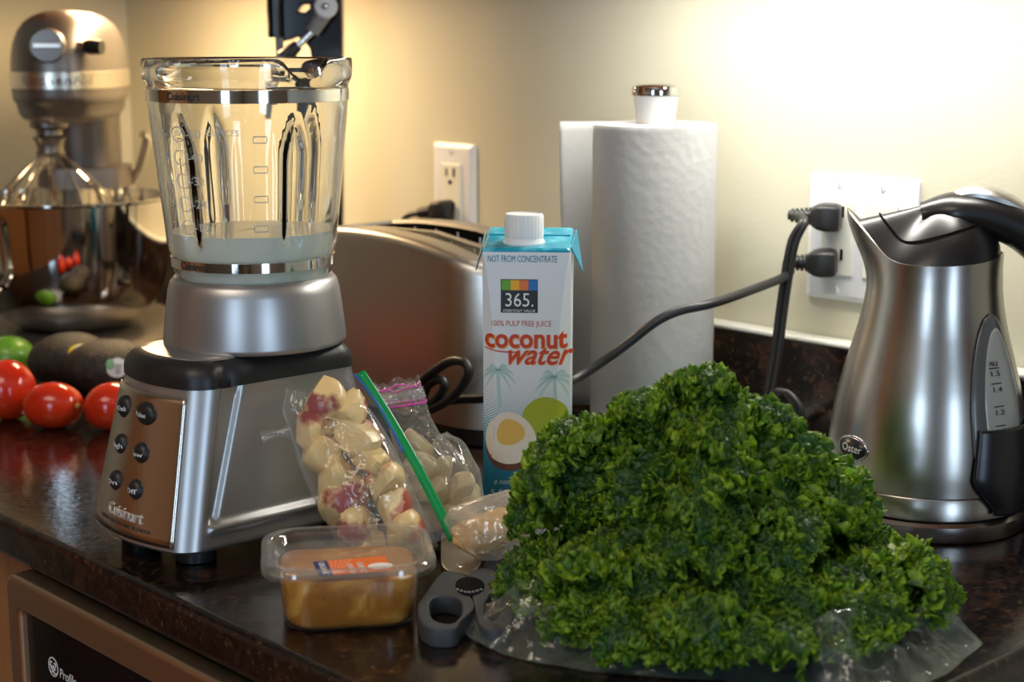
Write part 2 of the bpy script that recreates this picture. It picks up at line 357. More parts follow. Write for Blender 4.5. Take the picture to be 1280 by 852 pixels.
# ---------------------------------------------------------------- wall sockets
def socket(name, label, x, z, gangs):
    w = .070 if gangs == 1 else .116
    t = T(name, label, 'socket', (x, 0, z))
    o = MB().loft([rrect(w / 2, .0572, .003, 0), rrect(w / 2, .0572, .003, .0035), rrect(w / 2 - .005, .0522, .002, .0065)]).build('cover_plate', M['plate'], t, angle=25)
    o.rotation_euler = (PI / 2, 0, 0)
    xs = [0] if gangs == 1 else [-.023, .023]
    for gx in xs:
        i = MB().box((gx, -.0068, 0), (.0345, .004, .068)).build('insert', M['ivory'], t, bevel=.0012)
        sl = []
        for s in (1, -1) if gx <= 0 else ():
            sl.append(MB().box((gx - .0064, -.0089, s * .0195 + .005), (.0022, .0012, .0085))); sl.append(MB().box((gx + .0064, -.0089, s * .0195 + .005), (.0026, .0012, .010)))
            sl.append(MB().lathe([(0, -.0006), (.0027, -.0006), (.0027, .0006), (0, .0006)], 12))
        for k_, q_ in enumerate(sl):
            so = q_.build('slot', M['dark'], i, smooth=False)
            if k_ % 3 == 2: so.rotation_euler = (PI / 2, 0, 0); so.location = (gx, -.0089, (1, -1)[k_ // 3] * .0195 - .0065)
        for s in (1, -1):
            sc = MB().lathe([(0, .0), (.0034, 0), (.0030, .0012), (0, .0016)], 20).build('screw', M['plate'], t)
            sc.rotation_euler = (PI / 2, 0, 0); sc.location = (gx, -.0062, s * .0482)
            g = MB().box((0, 0, .0014), (.0009, .0060, .0008)).build('screw_slot', M['greym'], sc, smooth=False)
    return t
pa = at_y(1016, 215.2, -.0); socket('double_wall_socket', 'white double-width wall socket plate with two black plugs beside the kettle', pa.x + .058, pa.z - .0572, 2)
pb = at_y(545, 177, -.0); socket('wall_socket', 'white single wall socket plate above the toaster', pb.x + .035, pb.z - .0572, 1)
# ---------------------------------------------------------------- blender base
BX, BY = -1.003, -.555
bl = T('blender_motor', 'silver blender motor base with black rim and brushed button panel', 'blender', (BX, BY, 0))
HX0, HX1, HF0, HF1, HB0, HB1, BZ0, BZ1 = .0665, .0545, -.092, -.067, .088, .070, .014, .127
def base_dims(z):
    t = (z - BZ0) / (BZ1 - BZ0); return HX0 + (HX1 - HX0) * t, HF0 + (HF1 - HF0) * t, HB0 + (HB1 - HB0) * t
def bow(x, hx): return -.014 * max(0, 1 - (x / hx) ** 2)
def groove_edges(z):
    t = (z - .030) / (.127 - .030); yf = base_dims(z)[1]; return yf + .0158, yf + .0240 + .011 * t
def base_ring(z, grow=0, detail=True, N=90):
    hx, yf, yb = base_dims(z); hx += grow; yf -= grow; yb += grow; r = .013
    P = []
    def arc(cx, cy, a0):
        for k in range(9):
            a = math.radians(a0 + 90 * k / 8); P.append((cx + r * math.cos(a), cy + r * math.sin(a)))
    for k in range(N): P.append((hx, yf + r + (yb - yf - 2 * r) * k / N))
    arc(hx - r, yb - r, 0)
    for k in range(12): P.append((hx - r - (2 * hx - 2 * r) * k / 12, yb))
    arc(-hx + r, yb - r, 90)
    for k in range(N): P.append((-hx, yb - r - (yb - yf - 2 * r) * k / N))
    arc(-hx + r, yf + r, 180)
    for k in range(16): P.append((-hx + r + (2 * hx - 2 * r) * k / 16, yf))
    arc(hx - r, yf + r, 270)
    Q = []
    for x, y in P:
        if y < yf + r: 
            y += bow(x, hx) * min(1, (yf + r - y) / r)
        if detail and abs(x) > hx - .006:
            s = 1 if x > 0 else -1; g0, g1 = groove_edges(z); up = sm(.031, .036, z) * (1 - sm(.118, .126, z) * .3)
            d = .0048 * sm(g0 - .0025, g0 + .0025, y) * (1 - sm(g1 - .004, g1 + .002, y)) * up
            d += .0018 * sm(g1 - .002, g1 + .002, y) * up
            d -= .0022 * math.exp(-((z - .0295) / .0035) ** 2) * sm(g0 - .002, g0 + .004, y)
            x -= s * d
        Q.append((x, y, z))
    return Q
zs = [BZ0, BZ0 + .002, .018] + [.018 + (BZ1 - .018) * k / 90 for k in range(1, 91)]
rings = [base_ring(BZ0, -.006, False), base_ring(BZ0, -.002, False)] + [base_ring(z, 0) for z in zs[1:]] + [base_ring(BZ1, -.002, False)]
MB().loft(rings).build('body', M['silver'], bl, angle=50)
def front_y(x, z):
    hx, yf, yb = base_dims(z); r = .013; ax = abs(x)
    y = yf + bow(x, hx)
    if ax > hx - r: y = yf + r - math.sqrt(max(0, r * r - (ax - hx + r) ** 2)) + bow(x, hx)
    return y
def panel_pt(u, v, off=.0009):
    z = .0185 + (.1215 - .0185) * v; hx = base_dims(z)[0]; x = (u * 2 - 1) * (hx - .0105); return (x, front_y(x, z) - off, z)
pan = MB().grid(40, 20, lambda u, v: panel_pt(u, v)).build('control_panel', M['steelh'], bl, solid=.0012)
def on_panel(cx, cz, off):
    return lambda x, y, z: Vector((cx + x, front_y(cx + x, cz + y) - .0012 - off - z, cz + y))
for (cx, cz, rx, rz_, s) in ((-.021, .106, .0092, .0088, 'Ice Crush'), (.010, .1065, .0120, .0088, 'Pulse'), (-.017, .080, .0080, .0078, 'High'), (.012, .079, .0085, .0078, 'Low'), (-.016, .054, .0080, .0078, 'On'), (.012, .053, .0080, .0078, 'Off')):
    y0 = front_y(cx, cz) - .001
    k = MB().ellipsoid((cx, y0, cz), (rx, .0055, rz_), 28, 14).build('button', M['rubber'], bl)
    txt(s, .0052, 'button_print', M['print_w'], k, lambda x, y, z, cx=cx, cz=cz, rx=rx, rz_=rz_, y0=y0: Vector((cx + x, y0 - .0056 * math.sqrt(max(.05, 1 - (x / rx) ** 2 - (y / rz_) ** 2)) - .0001 - z, cz + y)), fit=min(.0125, rx * 1.45))
    if rx != .0092: MB().ellipsoid((cx - rx * .75, front_y(cx - rx * .75, cz + .0115) - .0012, cz + .0115), (.0016, .0006, .0020), 12, 8).build('indicator_mark', M['print_k'], bl)
txt('Cuisinart', .0120, 'maker_name', mat('silver_letters', (.75, .72, .68), .35, .6), bl, on_panel(.002, .0345, .0014), off=.004, fit=.046, ext=.0005)
txt('7-SPEED ELECTRONIC BLENDER', .0035, 'small_print', M['print_k'], bl, on_panel(0, .0265, .0011), fit=.070)
# black rim, deck, collar, feet
def rim_ring(z, g): return base_ring(min(z, BZ1), g, False)
def at_zr(ring, z): return [(p[0], p[1], z) for p in ring]
def dent(ring):
    return [(p[0] - (1 if p[0] > 0 else -1) * .0032 * math.exp(-((p[1] + .047) / .007) ** 2) * (1 if abs(p[0]) > .045 else 0), p[1], p[2]) for p in ring]
R = [at_zr(rim_ring(BZ1, -.003), .126), at_zr(rim_ring(BZ1, .0008), .127), at_zr(rim_ring(BZ1, .0006), .134), at_zr(rim_ring(BZ1, -.0008), .139), at_zr(rim_ring(BZ1, -.004), .1435), at_zr(rim_ring(BZ1, -.008), .1455), at_zr(rim_ring(BZ1, -.012), .146)]
MB().loft([R[0]] + [dent(r) for r in R[1:]]).build('rim', M['rubber'], bl, angle=60)
MB().loft([at_zr(rim_ring(BZ1, -.0085), .1452), at_zr(rim_ring(BZ1, -.0095), .1465), at_zr(rim_ring(BZ1, -.014), .147)]).build('deck', M['silver'], bl)
JY = .015  # collar axis in base coordinates
MB().lathe([(.052, .146), (.0672, .146), (.0684, .1475), (.0684, .150), (.0662, .170), (.0640, .186), (.0622, .1925), (.0590, .1962), (.0555, .1966), (.0535, .1940), (.052, .180)], 96, (0, JY), closed=True).build('collar', M['silver'], bl, angle=50)
MB().lathe([(0, .146), (.0518, .146), (.0518, .166), (0, .166)], 48, (0, JY)).build('coupling', M['rubber'], bl)
for (x, y) in ((-.038, -.068), (.036, -.066), (-.040, .060), (.040, .060)):
    MB().lathe([(.013, 0), (.0145, .001), (.0145, .0145), (0, .0145)], 24, (x, y)).build('foot', M['rubber'], bl)
# ---------------------------------------------------------------- blender jar (lifts off the base)
jr = T('blender_jar', 'clear glass blender jar with two steel bands on the silver base', 'blender jar', (BX, BY + JY, 0))
NJ = 144
SPA = math.radians(-2)      # spout direction
RIBS = [math.radians(a) for a in (-70 - 18, 10, 92, 190)]
RIBS = [math.radians(a) for a in (-78, -6, 100, 172)]
def adiff(a, b): return (a - b + PI) % (2 * PI) - PI
def spout(a): return math.exp(-(adiff(a, SPA) / .22) ** 2)
def jar_out(a, r, z):
    if z > .342: r += .003 * spout(a) * sm(.342, .356, z)
    if z > .350: z -= .013 * math.exp(-(adiff(a, SPA) / .20) ** 4) * sm(.346, .356, z)
    return r, z
def jar_in(a, r, z):
    for q in RIBS:
        d = adiff(a, q); w = .145
        if abs(d) < w and .222 < z < .318:
            r -= .0045 * math.cos(d / w * PI / 2) ** .7 * sm(.222, .228, z) * (1 - sm(.306 , .316, z + .02 * abs(d / w)))
    return jar_out(a, r, z)
OUT = [(0, .170), (.040, .170), (.0465, .172), (.0500, .178), (.0545, .190), (.0580, .199), (.0598, .2045), (.0598, .2120), (.0602, .2135), (.0622, .2180), (.0630, .222), (.0636, .230), (.0668, .260), (.0698, .290), (.0722, .315), (.0730, .3245), (.0730, .3350), (.0738, .3370), (.0752, .3400), (.0762, .3430), (.0766, .3500), (.0766, .3545), (.0758, .3562)]
INN = [(.0722, .3562), (.0712, .3545), (.0708, .3480), (.0700, .3400), (.0688, .3340), (.0684, .3250)] + [(.0682 - (.0682 - .0596) * k / 16, .320 - (.320 - .226) * k / 16) for k in range(17)] + [(.0588, .218), (.0565, .208), (.0545, .198), (.050, .187), (.044, .181), (.02, .179), (0, .179)]
b = MB()
def jl(prof, fn): 
    return [[(rr * math.cos(a), rr * math.sin(a), zz) for a in [2 * PI * j / NJ for j in range(NJ)] for rr, zz in [fn(a, r, z)]] for r, z in prof]
b.loft(jl(OUT, jar_out) + jl(INN, jar_in), (False, False))
b.build('glass_wall', M['glass'], jr, angle=50)
for z0, z1, r0, r1 in ((.3255, .3345, .0730, .0730), (.2048, .2120, .0598, .0598)):
    bd = MB().lathe([(r0 + .0001, z0), (r0 + .0009, z0 + .0002), (r1 + .0009, z1 - .0002), (r1 + .0001, z1)], 128, closed=True).build('steel_band', M['mirror'], jr, angle=50)
    a0 = math.radians(-72) if z0 > .3 else math.radians(-78)
    txt('Cuisinart', .0075, 'band_print', M['print_k'], bd, lambda x, y, z, r=r0 + .0010, zc=(z0 + z1) / 2, a0=a0: Vector(((r + z) * math.cos(a0 + x / r), (r + z) * math.sin(a0 + x / r), zc + y)), fit=.030, off=.02, ext=.0002)
# measuring marks embossed in the glass
def on_jar(a0, zc, off=.0001):
    def f(x, y, z):
        zz = zc + y; r = .0636 + (.0722 - .0636) * (zz - .230) / .085 + off + z; a = a0 + x / r
        return Vector((r * math.cos(a), r * math.sin(a), zz))
    return f
M['mark'] = mat('embossed_glass', (.85, .9, .88), .25, 0, .6, transmission_weight=.5)
A0 = math.radians(-78)
for k, (cups, oz) in enumerate((('2', '16'), ('3', '24'), ('4', '32'), ('5', '40'), ('6', '50'))):
    z = .2375 + .0166 * k
    txt(cups + '-', .0085, 'cup_mark', M['mark'], jr, on_jar(A0 - .21, z), fit=.0075, ext=.0002)
    txt('-' + oz, .0085, 'ounce_mark', M['mark'], jr, on_jar(A0 + .19, z), fit=.0125, ext=.0002)
    f = on_jar(A0, z); MB().tube([f(.0062 * math.cos(t * PI / 12), .0052 * math.sin(t * PI / 12), 0) for t in range(24)], .00045, 6, closed=True).build('cup_oval', M['mark'], jr)
txt('OUNCES', .0065, 'ounce_word', M['mark'], jr, on_jar(A0 + .50, .305), fit=.024, ext=.0002)
f0 = math.radians(-28)
for k in range(4):
    f = on_jar(f0, .2375 + .021 * k); MB().tube([f(.0045 * sgn, .0022 * s2, 0) for sgn, s2 in ((-1, -1), (1, -1), (1.1, 0), (1, 1), (-1, 1), (-1.1, 0))], .00045, 6, closed=True).build('cup_oval', M['mark'], jr)
# cloudy liquid standing in the jar
M['liquid'] = mat('cloudy_coconut_water', (.97, .99, .87), .15, 0, .3, transmission_weight=.0, ior=1.33)
li = []
for r, z in [(0, .1797), (.02, .1797), (.0435, .1818), (.0493, .1876), (.0538, .1984), (.0558, .2084), (.0580, .218), (.0591, .2262), (.0594, .2305), (0, .2305)]:
    li.append([((q := jar_in(a, r, z))[0] * math.cos(a), q[0] * math.sin(a), z) for a in [2 * PI * j / NJ for j in range(NJ)]])
lq = MB().loft(li, (False, False)).build('coconut_water', M['liquid'], None, angle=50); lq.location = (BX, BY + JY, 0)
tag(lq, 'cloudy pale coconut water standing in the glass blender jar', 'drink', kind='stuff')
# ---------------------------------------------------------------- stand mixer (front = local +x)
MXO, MXR = Vector((-1.800, -.262, 0)), math.radians(-36)
mx = T('stand_mixer', 'grey metallic stand mixer in the kitchen corner behind the tomatoes', 'mixer', MXO, MXR)
mx.scale = (1.04, 1.04, 1.0)
def stad(hx0, hx1, hy, z, n=20, e=2.6):
    P = []
    for k in range(4 * n):
        a = 2 * PI * k / (4 * n); c, s = math.cos(a), math.sin(a)
        x = math.copysign(abs(c) ** (2 / e), c); y = math.copysign(abs(s) ** (2 / e), s)
        P.append(((hx1 if x > 0 else -hx0) * abs(x), hy * y, z))
    return P
MB().loft([stad(.150, .190, .112, 0), stad(.153, .195, .116, .004), stad(.153, .195, .116, .012), stad(.150, .190, .113, .020), stad(.138, .172, .102, .027), stad(.10, .13, .07, .030)]).build('base', M['silverd'], mx, angle=50)
MB().loft([[(p[0] - .115, p[1], z) for p in stad(.04, s, .040, z, 12)] for z, s in ((.026, .060), (.05, .045), (.12, .040), (.20, .040), (.285, .050))]).build('column', M['silverd'], mx)
MB().loft([[(p[0] - .085, p[1], z) for p in stad(.05, .05, .055, z, 10, 4)] for z in (.185, .19, .205, .21)]).build('bowl_carriage', M['silverd'], mx)
prof = [(.274, .60), (.277, .82), (.284, .90), (.2955, .93), (.2965, .95), (.298, .98), (.305, 1.0), (.335, 1.0), (.350, .985), (.365, .94), (.378, .86), (.388, .75), (.396, .58), (.401, .36), (.4025, .12)]
MB().loft([stad(.175 * (.5 + .5 * s), .132 * (.45 + .55 * s), .0615 * s, z, 20, 2.35) for z, s in prof]).build('head', M['silverd'], mx, angle=60)
band = MB().loft([stad(.175 + g, .132 + g, .0615 + g, z, 20, 2.35) for z, g in ((.313, .0), (.3135, .0012), (.3325, .0012), (.333, .0))], (False, False)).build('trim_band', M['band'], mx, angle=50)
def on_head(x, y, z):
    a0 = -.60; pts = [Vector(p) for p in stad(.1334, .1334, .0629, 0, 60, 2.35)]
    # walk along the outline from the front, towards local -y then +y
    s = x + .004; n = len(pts); i = 0; step = 1 if s > 0 else -1; acc = 0
    while acc < abs(s):
        d = (pts[(i + step) % n] - pts[i % n]).length
        if acc + d >= abs(s): break
        acc += d; i += step
    t = (abs(s) - acc) / max(1e-9, (pts[(i + step) % n] - pts[i % n]).length); p = pts[i % n].lerp(pts[(i + step) % n], t)
    return Vector((p.x * (1 + .004), p.y * (1 + .004), .323 + y))
txt('KitchenAid', .014, 'lettering', M['chrome'], band, on_head, off=.015, fit=.085, sp=1.15)
hb = MB(); hb.lathe([(0, 0), (.0185, 0), (.0195, .002), (.0195, .010), (.0175, .013), (0, .0135)], 40)
h = hb.build('hub_cap', M['silverd'], mx); h.rotation_euler = (0, PI / 2, 0); h.location = (.122, -.004, .362)
MB().box((.1362, -.004, .362), (.003, .030, .006)).build('hub_bar', M['band'], mx, bevel=.001)
k = MB().tube([(.115, .022, .362), (.120, .036, .361)], .005, 12).build('hub_screw', M['chrome'], mx)
MB().tube([(.1195, .034, .361), (.1215, .040, .3605), (.126, .053, .360)], [.007, .009, .008], 16).build('screw_knob', M['black'], mx)
SX, SY = .060, -.018
MB().lathe([(.0, .290), (.021, .290), (.021, .268), (.014, .264), (.014, .258), (0, .258)], 28, (SX, SY)).build('planetary_hub', M['silverd'], mx)
MB().lathe([(0, .265), (.007, .265), (.007, .258), (.019, .256), (.016, .251), (.0145, .241), (.0165, .237), (.015, .233), (0, .233)], 28, (SX, SY)).build('beater_socket', M['silverd'], mx)
wk = tag(bpy.data.objects.new('wire_whisk', None)); COL.objects.link(wk); wk.parent = mx; wk.location = (SX, SY, 0)
for i in range(6):
    a = PI * i / 6 + .2; c, s = math.cos(a), math.sin(a)
    pr = [(.011, .236), (.034, .215), (.056, .190), (.068, .155), (.062, .100), (.030, .064), (0, .058)]
    P = [(r * c, r * s, z) for r, z in pr] + [(-r * c, -r * s, z) for r, z in pr[-2::-1]]
    MB().tube(spline(P, 5), .0013, 6).build('wire', M['mirror'], wk)
sd = MB().tube([(-.10, .052, .188), (-.085, .064, .205), (-.070, .074, .232), (-.062, .078, .246), (-.056, .074, .252)], .0052, 12).build('lift_lever', M['chrome'], mx)
# mixing bowl (lifts out)
bw = T('mixing_bowl', 'polished steel mixing bowl sitting under the stand mixer whisk', 'bowl', MXO + Matrix.Rotation(MXR, 3, 'Z') @ Vector((.062, 0, 0)), MXR); bw.scale = (1.08, 1.08, .98)
MB().lathe([(0, .0305), (.050, .0305), (.062, .034), (.076, .044), (.088, .058), (.097, .075), (.102, .095), (.1055, .13), (.1075, .186), (.1105, .188), (.1105, .190), (.1065, .1905), (.1045, .13), (.100, .095), (.093, .073), (.080, .058), (.05, .048), (0, .046)], 96).build('bowl_wall', M['mirror'], bw, angle=50)
hd = [(.085, -.070, .165), (.100, -.088, .166), (.108, -.098, .150), (.108, -.098, .110), (.098, -.088, .092), (.080, -.066, .090)]
MB().tube(spline(hd, 6), .005, 10, flat=1.6).build('handle', M['mirror'], bw)
# ---------------------------------------------------------------- black lever press against the back wall
lv = T('lever_press', 'tall black lever press with chrome rod behind the blender jar', 'press', (-1.475, -.15, 0))
def LP(px, py): p = at_y(px, py, -.15); return p.x + 1.475, p.z
LD = Vector((CR.x, CR.y, 0))       # its plate of levers faces the room
def lw(u, z, d=0): return Vector((.0, 0, 0)) + LD * u + Vector((-F0.x, -F0.y, 0)) * d + UP * z
def loop3(me, name, m, par, d, hd): return place_mesh(me, name, m, par, lambda x, y, z: lw(x, y, d + z), True)
def pu(px, py):  # pixel -> (u, z) in the facing plane through the press
    o = Vector((-1.475, -.15, 0)); d = ray(px, py); n = -F0; t = (o - CAMP).dot(n) / d.dot(n); p = CAMP + d * t - o
    return p.dot(LD), p.z
pix = lambda L: [pu(*q) for q in L]
me = shape2d([pix([(360, -70), (418, -70), (426, -30), (427, 40), (427, 300), (431, 430), (394, 430), (396, 300), (394, 110), (393, 72), (391, 60), (384, 50), (374, 43), (366, 47), (358, 49), (357, 10)]),
              pix([(371, 13), (378, 4), (391, 3), (391, 12), (384, 18), (373, 17)])], .011, .002, 2)
loop3(me, 'body', M['blackg'], lv, 0, 0)
u, z = pu(347, 47); u2, z2 = pu(347, -60); rr = abs(pu(358, 0)[0] - pu(337, 0)[0]) / 2
def cyl(pts, r, name, m): return MB().tube(pts, r, 24).build(name, m, lv, angle=40)
cyl([lw(u, z, .012), lw(u, z2, .012)], rr, 'pressure_cylinder', M['blackg'])
u3, z3 = pu(351, 44); u4, z4 = pu(352, 130); cyl([lw(u3, z4, .012), lw(u3, z3, .012)], .0045, 'guide_rod', M['greym'])
a = pu(413, 9); bq = pu(394, 40); cyl([lw(*a, .030), lw(*bq, .030)], [.010, .008], 'lever_arm', M['greym'])
w = MB().lathe([(0, -.004), (.0105, -.004), (.0125, -.002), (.0125, .002), (.0105, .004), (0, .004)], 28).build('pivot_washer', M['white'], lv)
w.rotation_euler = Vector((-F0.x, -F0.y, 0)).to_track_quat('Z', 'Y').to_euler(); w.location = lw(*a, .043)
w2 = MB().ellipsoid((0, 0, 0), (.0048, .0048, .004), 16, 10).build('pivot_screw', M['chrome'], lv); w2.location = lw(*a, .0475)
c1 = pu(376, 58); cyl([lw(*bq, .030), lw(*c1, .030)], .0037, 'chrome_rod', M['chrome'])
c2 = pu(358, 72); c3 = pu(366, 66); c0 = pu(377, 56)
cyl([lw(*c0, .030), lw(*c3, .030), lw(*c2, .030)], [.0062, .0085, .0085], 'rod_socket', M['black'])
u5, z5 = pu(345, 145); cyl([lw(*c2, .030), lw(u5, z5, .030)], .0045, 'rod_end', M['greym'])
MB().loft([[tuple(lw(p[0] + .0, zz, p[1])) for p in rrect(.055 - g, .042 - g, .012, 0)] for zz, g in ((0, .002), (.002, 0), (.014, 0), (.018, .004))]).build('foot_plate', M['black'], lv)
# ---------------------------------------------------------------- toaster
TX0, TX1, TYF, TYB = -1.335, -1.035, -.272, -.142
to = T('toaster', 'brushed steel toaster between the blender and the drink carton', 'toaster', ((TX0 + TX1) / 2, (TYF + TYB) / 2, 0))
thx, thy = (TX1 - TX0) / 2, (TYB - TYF) / 2
def ttop(x): return .189 - .018 * abs((x + .03) / thx) ** 2.2
def tring(z, g, top=False, r=.062): 
    P = rrect(thx - g, thy - g, r - g, z, 10); P2 = []
    n = len(P)
    for i in range(n):
        a, b_ = P[i], P[(i + 1) % n]; L = math.dist(a[:2], b_[:2]); k = max(1, int(L / .02))
        for j in range(k): P2.append((a[0] + (b_[0] - a[0]) * j / k, a[1] + (b_[1] - a[1]) * j / k, z))
    if top: P2 = [(p[0], p[1], ttop(p[0]) + z) for p in P2]
    return P2
MB().loft([tring(0.002, .010), tring(.002, .004), tring(.014, .004), tring(.019, .004), tring(.019, .012)]).build('plinth', M['rubber'], to)
SLX0, SLX1, SLY = -.112, .112, .036
b = MB(); b.loft([tring(.018, .003), tring(.018, 0), tring(.06, 0), tring(-.012, 0, True), tring(-.004, .0015, True), tring(-.0005, .006, True), tring(.0, .012, True)], (False, False))
inner = tring(0, .012, True)
def hole(g, dz):
    out = []
    for p in inner:
        kx, ky = p[0] / (thx - .012), p[1] / (thy - .012); s = max(abs(kx), abs(ky)); x = max(SLX0 + g, min(SLX1 - g, p[0] * 1.0)); y = max(-SLY + g, min(SLY - g, p[1]))
        if abs(ky) < abs(kx) * .98 and abs(p[0]) > .112: x = (SLX1 - g) if p[0] > 0 else (SLX0 + g)
        if abs(p[1]) > SLY: y = math.copysign(SLY - g, p[1])
        out.append((x, y, ttop(x) + dz))
    return out
b.loft([inner, hole(0, 0), hole(.002, -.003)], (False, False)); b.build('shell', M['steel'], to, angle=45, merge=1e-5)
MB().loft([hole(.0005, -.002), hole(.004, -.06)], (False, True)).build('slot_well', M['dark'], to, smooth=False)
for yy in (-.028, -.009, .009, .028):
    g = MB(); 
    for q in range(7):
        x = SLX0 + .014 + q * .033; g.tube([(x, yy, .13), (x, yy, ttop(x) - .006)], .0009, 6)
    g.tube([(SLX0 + .006, yy, ttop(SLX0) - .009), (0, yy, ttop(0) - .012), (SLX1 - .006, yy, ttop(SLX1) - .009)], .0014, 6); g.build('bread_guard', M['band'], to)
MB().loft([[(x, y, ttop(x) - .003 + dz) for x, y in ((SLX0 + .01, -.005), (0.0, -.005), (SLX1 - .01, -.005), (SLX1 - .01, .005), (0, .005), (SLX0 + .01, .005))] for dz in (-.01, 0)]).build('slot_divider', M['steel'], to, smooth=False)
MB().box((-thx - .012, 0, .10), (.028, .03, .012)).build('lever_knob', M['black'], to, bevel=.004)
# ---------------------------------------------------------------- paper towel and holder
PX, PY, PR = -.982, -.116, .0565
ph = T('towel_holder', 'white upright towel holder with chrome capped knob in the roll', 'holder', (PX, PY, 0))
MB().lathe([(0, 0), (.074, 0), (.076, .002), (.076, .008), (.072, .012), (0, .013)], 64).build('base', M['white'], ph)
MB().lathe([(0, .012), (.0165, .012), (.0165, .290), (.0175, .296), (.0205, .318), (.0215, .3195), (0, .3195)], 40).build('post', M['white'], ph)
MB().lathe([(.0205, .3185), (.0222, .3195), (.0226, .3225), (.0215, .3270), (.0180, .3290), (.0, .3298)], 48).build('knob_cap', M['chrome'], ph)
M['paper'] = mat('paper_towel', (.80, .80, .78), .9, 0, .1)
m = M['paper']; v = coord(m, 'UV'); 
w1 = nd(m, 'ShaderNodeTexWave'); w1.inputs['Scale'].default_value = 11; w1.inputs['Distortion'].default_value = 1.2; w1.inputs['Detail'].default_value = 1
mp = nd(m, 'ShaderNodeMapping'); mp.inputs['Rotation'].default_value = (0, 0, .60); mp.inputs['Scale'].default_value = (8, 8, 8); lk(m, v, mp.inputs['Vector']); lk(m, mp.outputs[0], w1.inputs['Vector'])
vo = nd(m, 'ShaderNodeTexVoronoi'); vo.inputs['Scale'].default_value = 26; lk(m, v, vo.inputs['Vector'])
n = noise_t(m, v, 180, 2)
bump(m, mmath(m, 'ADD', mmath(m, 'ADD', mmath(m, 'MULTIPLY', w1.outputs['Fac'], .7), mmath(m, 'MULTIPLY', vo.outputs['Distance'], .8)), mmath(m, 'MULTIPLY', n, .35)), .9, .0022)
def uv_from(o, fn):
    me = o.data; uv = me.uv_layers.new(name='uv'); 
    for l in me.loops: uv.data[l.index].uv = fn(me.vertices[l.vertex_index].co)
rl = T('paper_towel_roll', 'white quilted paper towel roll with a loose sheet in front of the wall', 'paper towel', (PX, PY, 0))
ro = MB().lathe([(.021, .0135), (PR - .001, .0135), (PR, .016), (PR, .2900), (PR - .0015, .2935), (PR - .004, .2945), (.024, .2945), (.021, .2935)], 96, closed=True, fn=lambda a, r, z: (r * (1 + .006 * math.sin(2 * a + 1) + .004 * math.sin(5 * a)) if r > .04 else r, z)).build('roll', M['paper'], rl)
uv_from(ro, lambda c: (math.atan2(c.y, c.x) * PR / .2, c.z / .2))
MB().lathe([(.0185, .014), (.0209, .014), (.0209, .2938), (.0185, .2938)], 40, closed=True).build('core', mat('cardboard', (.45, .34, .22), .8), rl)
LFT = -CR; TWD = -F0
TA0, TA1 = math.radians(60), math.radians(118)     # leaves the back of the roll and runs left along the wall
def towel_pt(u, v):
    if u < .35:
        ang = TA0 + (TA1 - TA0) * u / .35; p = Vector((math.cos(ang), math.sin(ang), 0)) * (PR + .0012)
    else:
        t = (u - .35) / .65; q = Vector((math.cos(TA1), math.sin(TA1), 0)) * (PR + .0012); d = Vector((-math.sin(TA1), math.cos(TA1), 0))
        p = q + d * (.098 * t) + Vector((.0, -.012, 0)) * t * t + Vector((0, .003, 0)) * math.sin(5 * v) * t
    return (p.x, p.y, .0155 + v * (.2935 - .0155 - .002 * max(0, u - .35)))
sh = MB().grid(40, 30, towel_pt).build('loose_sheet', M['paper'], rl, solid=.0004)
uv_from(sh, lambda c: (Vector((c.x, c.y)).dot(Vector((LFT.x, LFT.y))) / .2, c.z / .2))
# ---------------------------------------------------------------- drink carton
fr = at_z(657, 647)
cz_rot = math.radians(-47)   # front normal towards the camera
CN = Vector((math.cos(cz_rot), math.sin(cz_rot), 0))
c0 = Vector((fr.x, fr.y, 0)) - CN * .036
ca = T('drink_carton', 'white and teal coconut water carton with white screw cap', 'carton', (c0.x, c0.y, 0), cz_rot + PI / 2)   # local -y is the front
HW = .0340
def ctop(y): return .2125 + .009 * (y + HW) / (2 * HW)
def cut(z): return .0015 + .0085 * math.sin(PI * min(1, max(0, z / .205))) ** .8
def cring(z, g=0, cc=None, top=False):
    c = cut(z) if cc is None else cc; h = HW - g; c = max(.0008, c - g)
    P = [(h, -h + c), (h, h - c), (h - c, h), (-h + c, h), (-h, h - c), (-h, -h + c), (-h + c, -h), (h - c, -h)]
    return [(x, y, (ctop(y) + z) if top else z) for x, y in P]
m = mat('carton_print', (1, 1, 1), .28, 0, .5); M['carton'] = m
tc = nd(m, 'ShaderNodeTexCoord'); sx = nd(m, 'ShaderNodeSeparateXYZ'); lk(m, tc.outputs['Object'], sx.inputs[0])
X_, Y_, Z_ = sx.outputs
uu = mmath(m, 'ADD', X_, mmath(m, 'MULTIPLY', Y_, .37))
mr = nd(m, 'ShaderNodeMapRange'); mr.inputs['From Min'].default_value = .120; mr.inputs['From Max'].default_value = .022; lk(m, Z_, mr.inputs['Value'])
g_ = mr.outputs[0]
fx = mmath(m, 'SUBTRACT', mmath(m, 'FRACT', mmath(m, 'MULTIPLY', mmath(m, 'ADD', uu, Z_), 480)), .5); fy = mmath(m, 'SUBTRACT', mmath(m, 'FRACT', mmath(m, 'MULTIPLY', mmath(m, 'SUBTRACT', uu, Z_), 480)), .5)
dd = mmath(m, 'SQRT', mmath(m, 'ADD', mmath(m, 'MULTIPLY', fx, fx), mmath(m, 'MULTIPLY', fy, fy)))
dot = mmath(m, 'LESS_THAN', dd, mmath(m, 'MULTIPLY', g_, .95))
body = mixc(m, dot, (.76, .78, .81), (.02, .27, .40))
deep = ramp(m, g_, [(.50, (0, 0, 0)), (.86, (1, 1, 1))]); body = mixc(m, mmath(m, 'MULTIPLY', deep, .8), body, (.006, .13, .23))
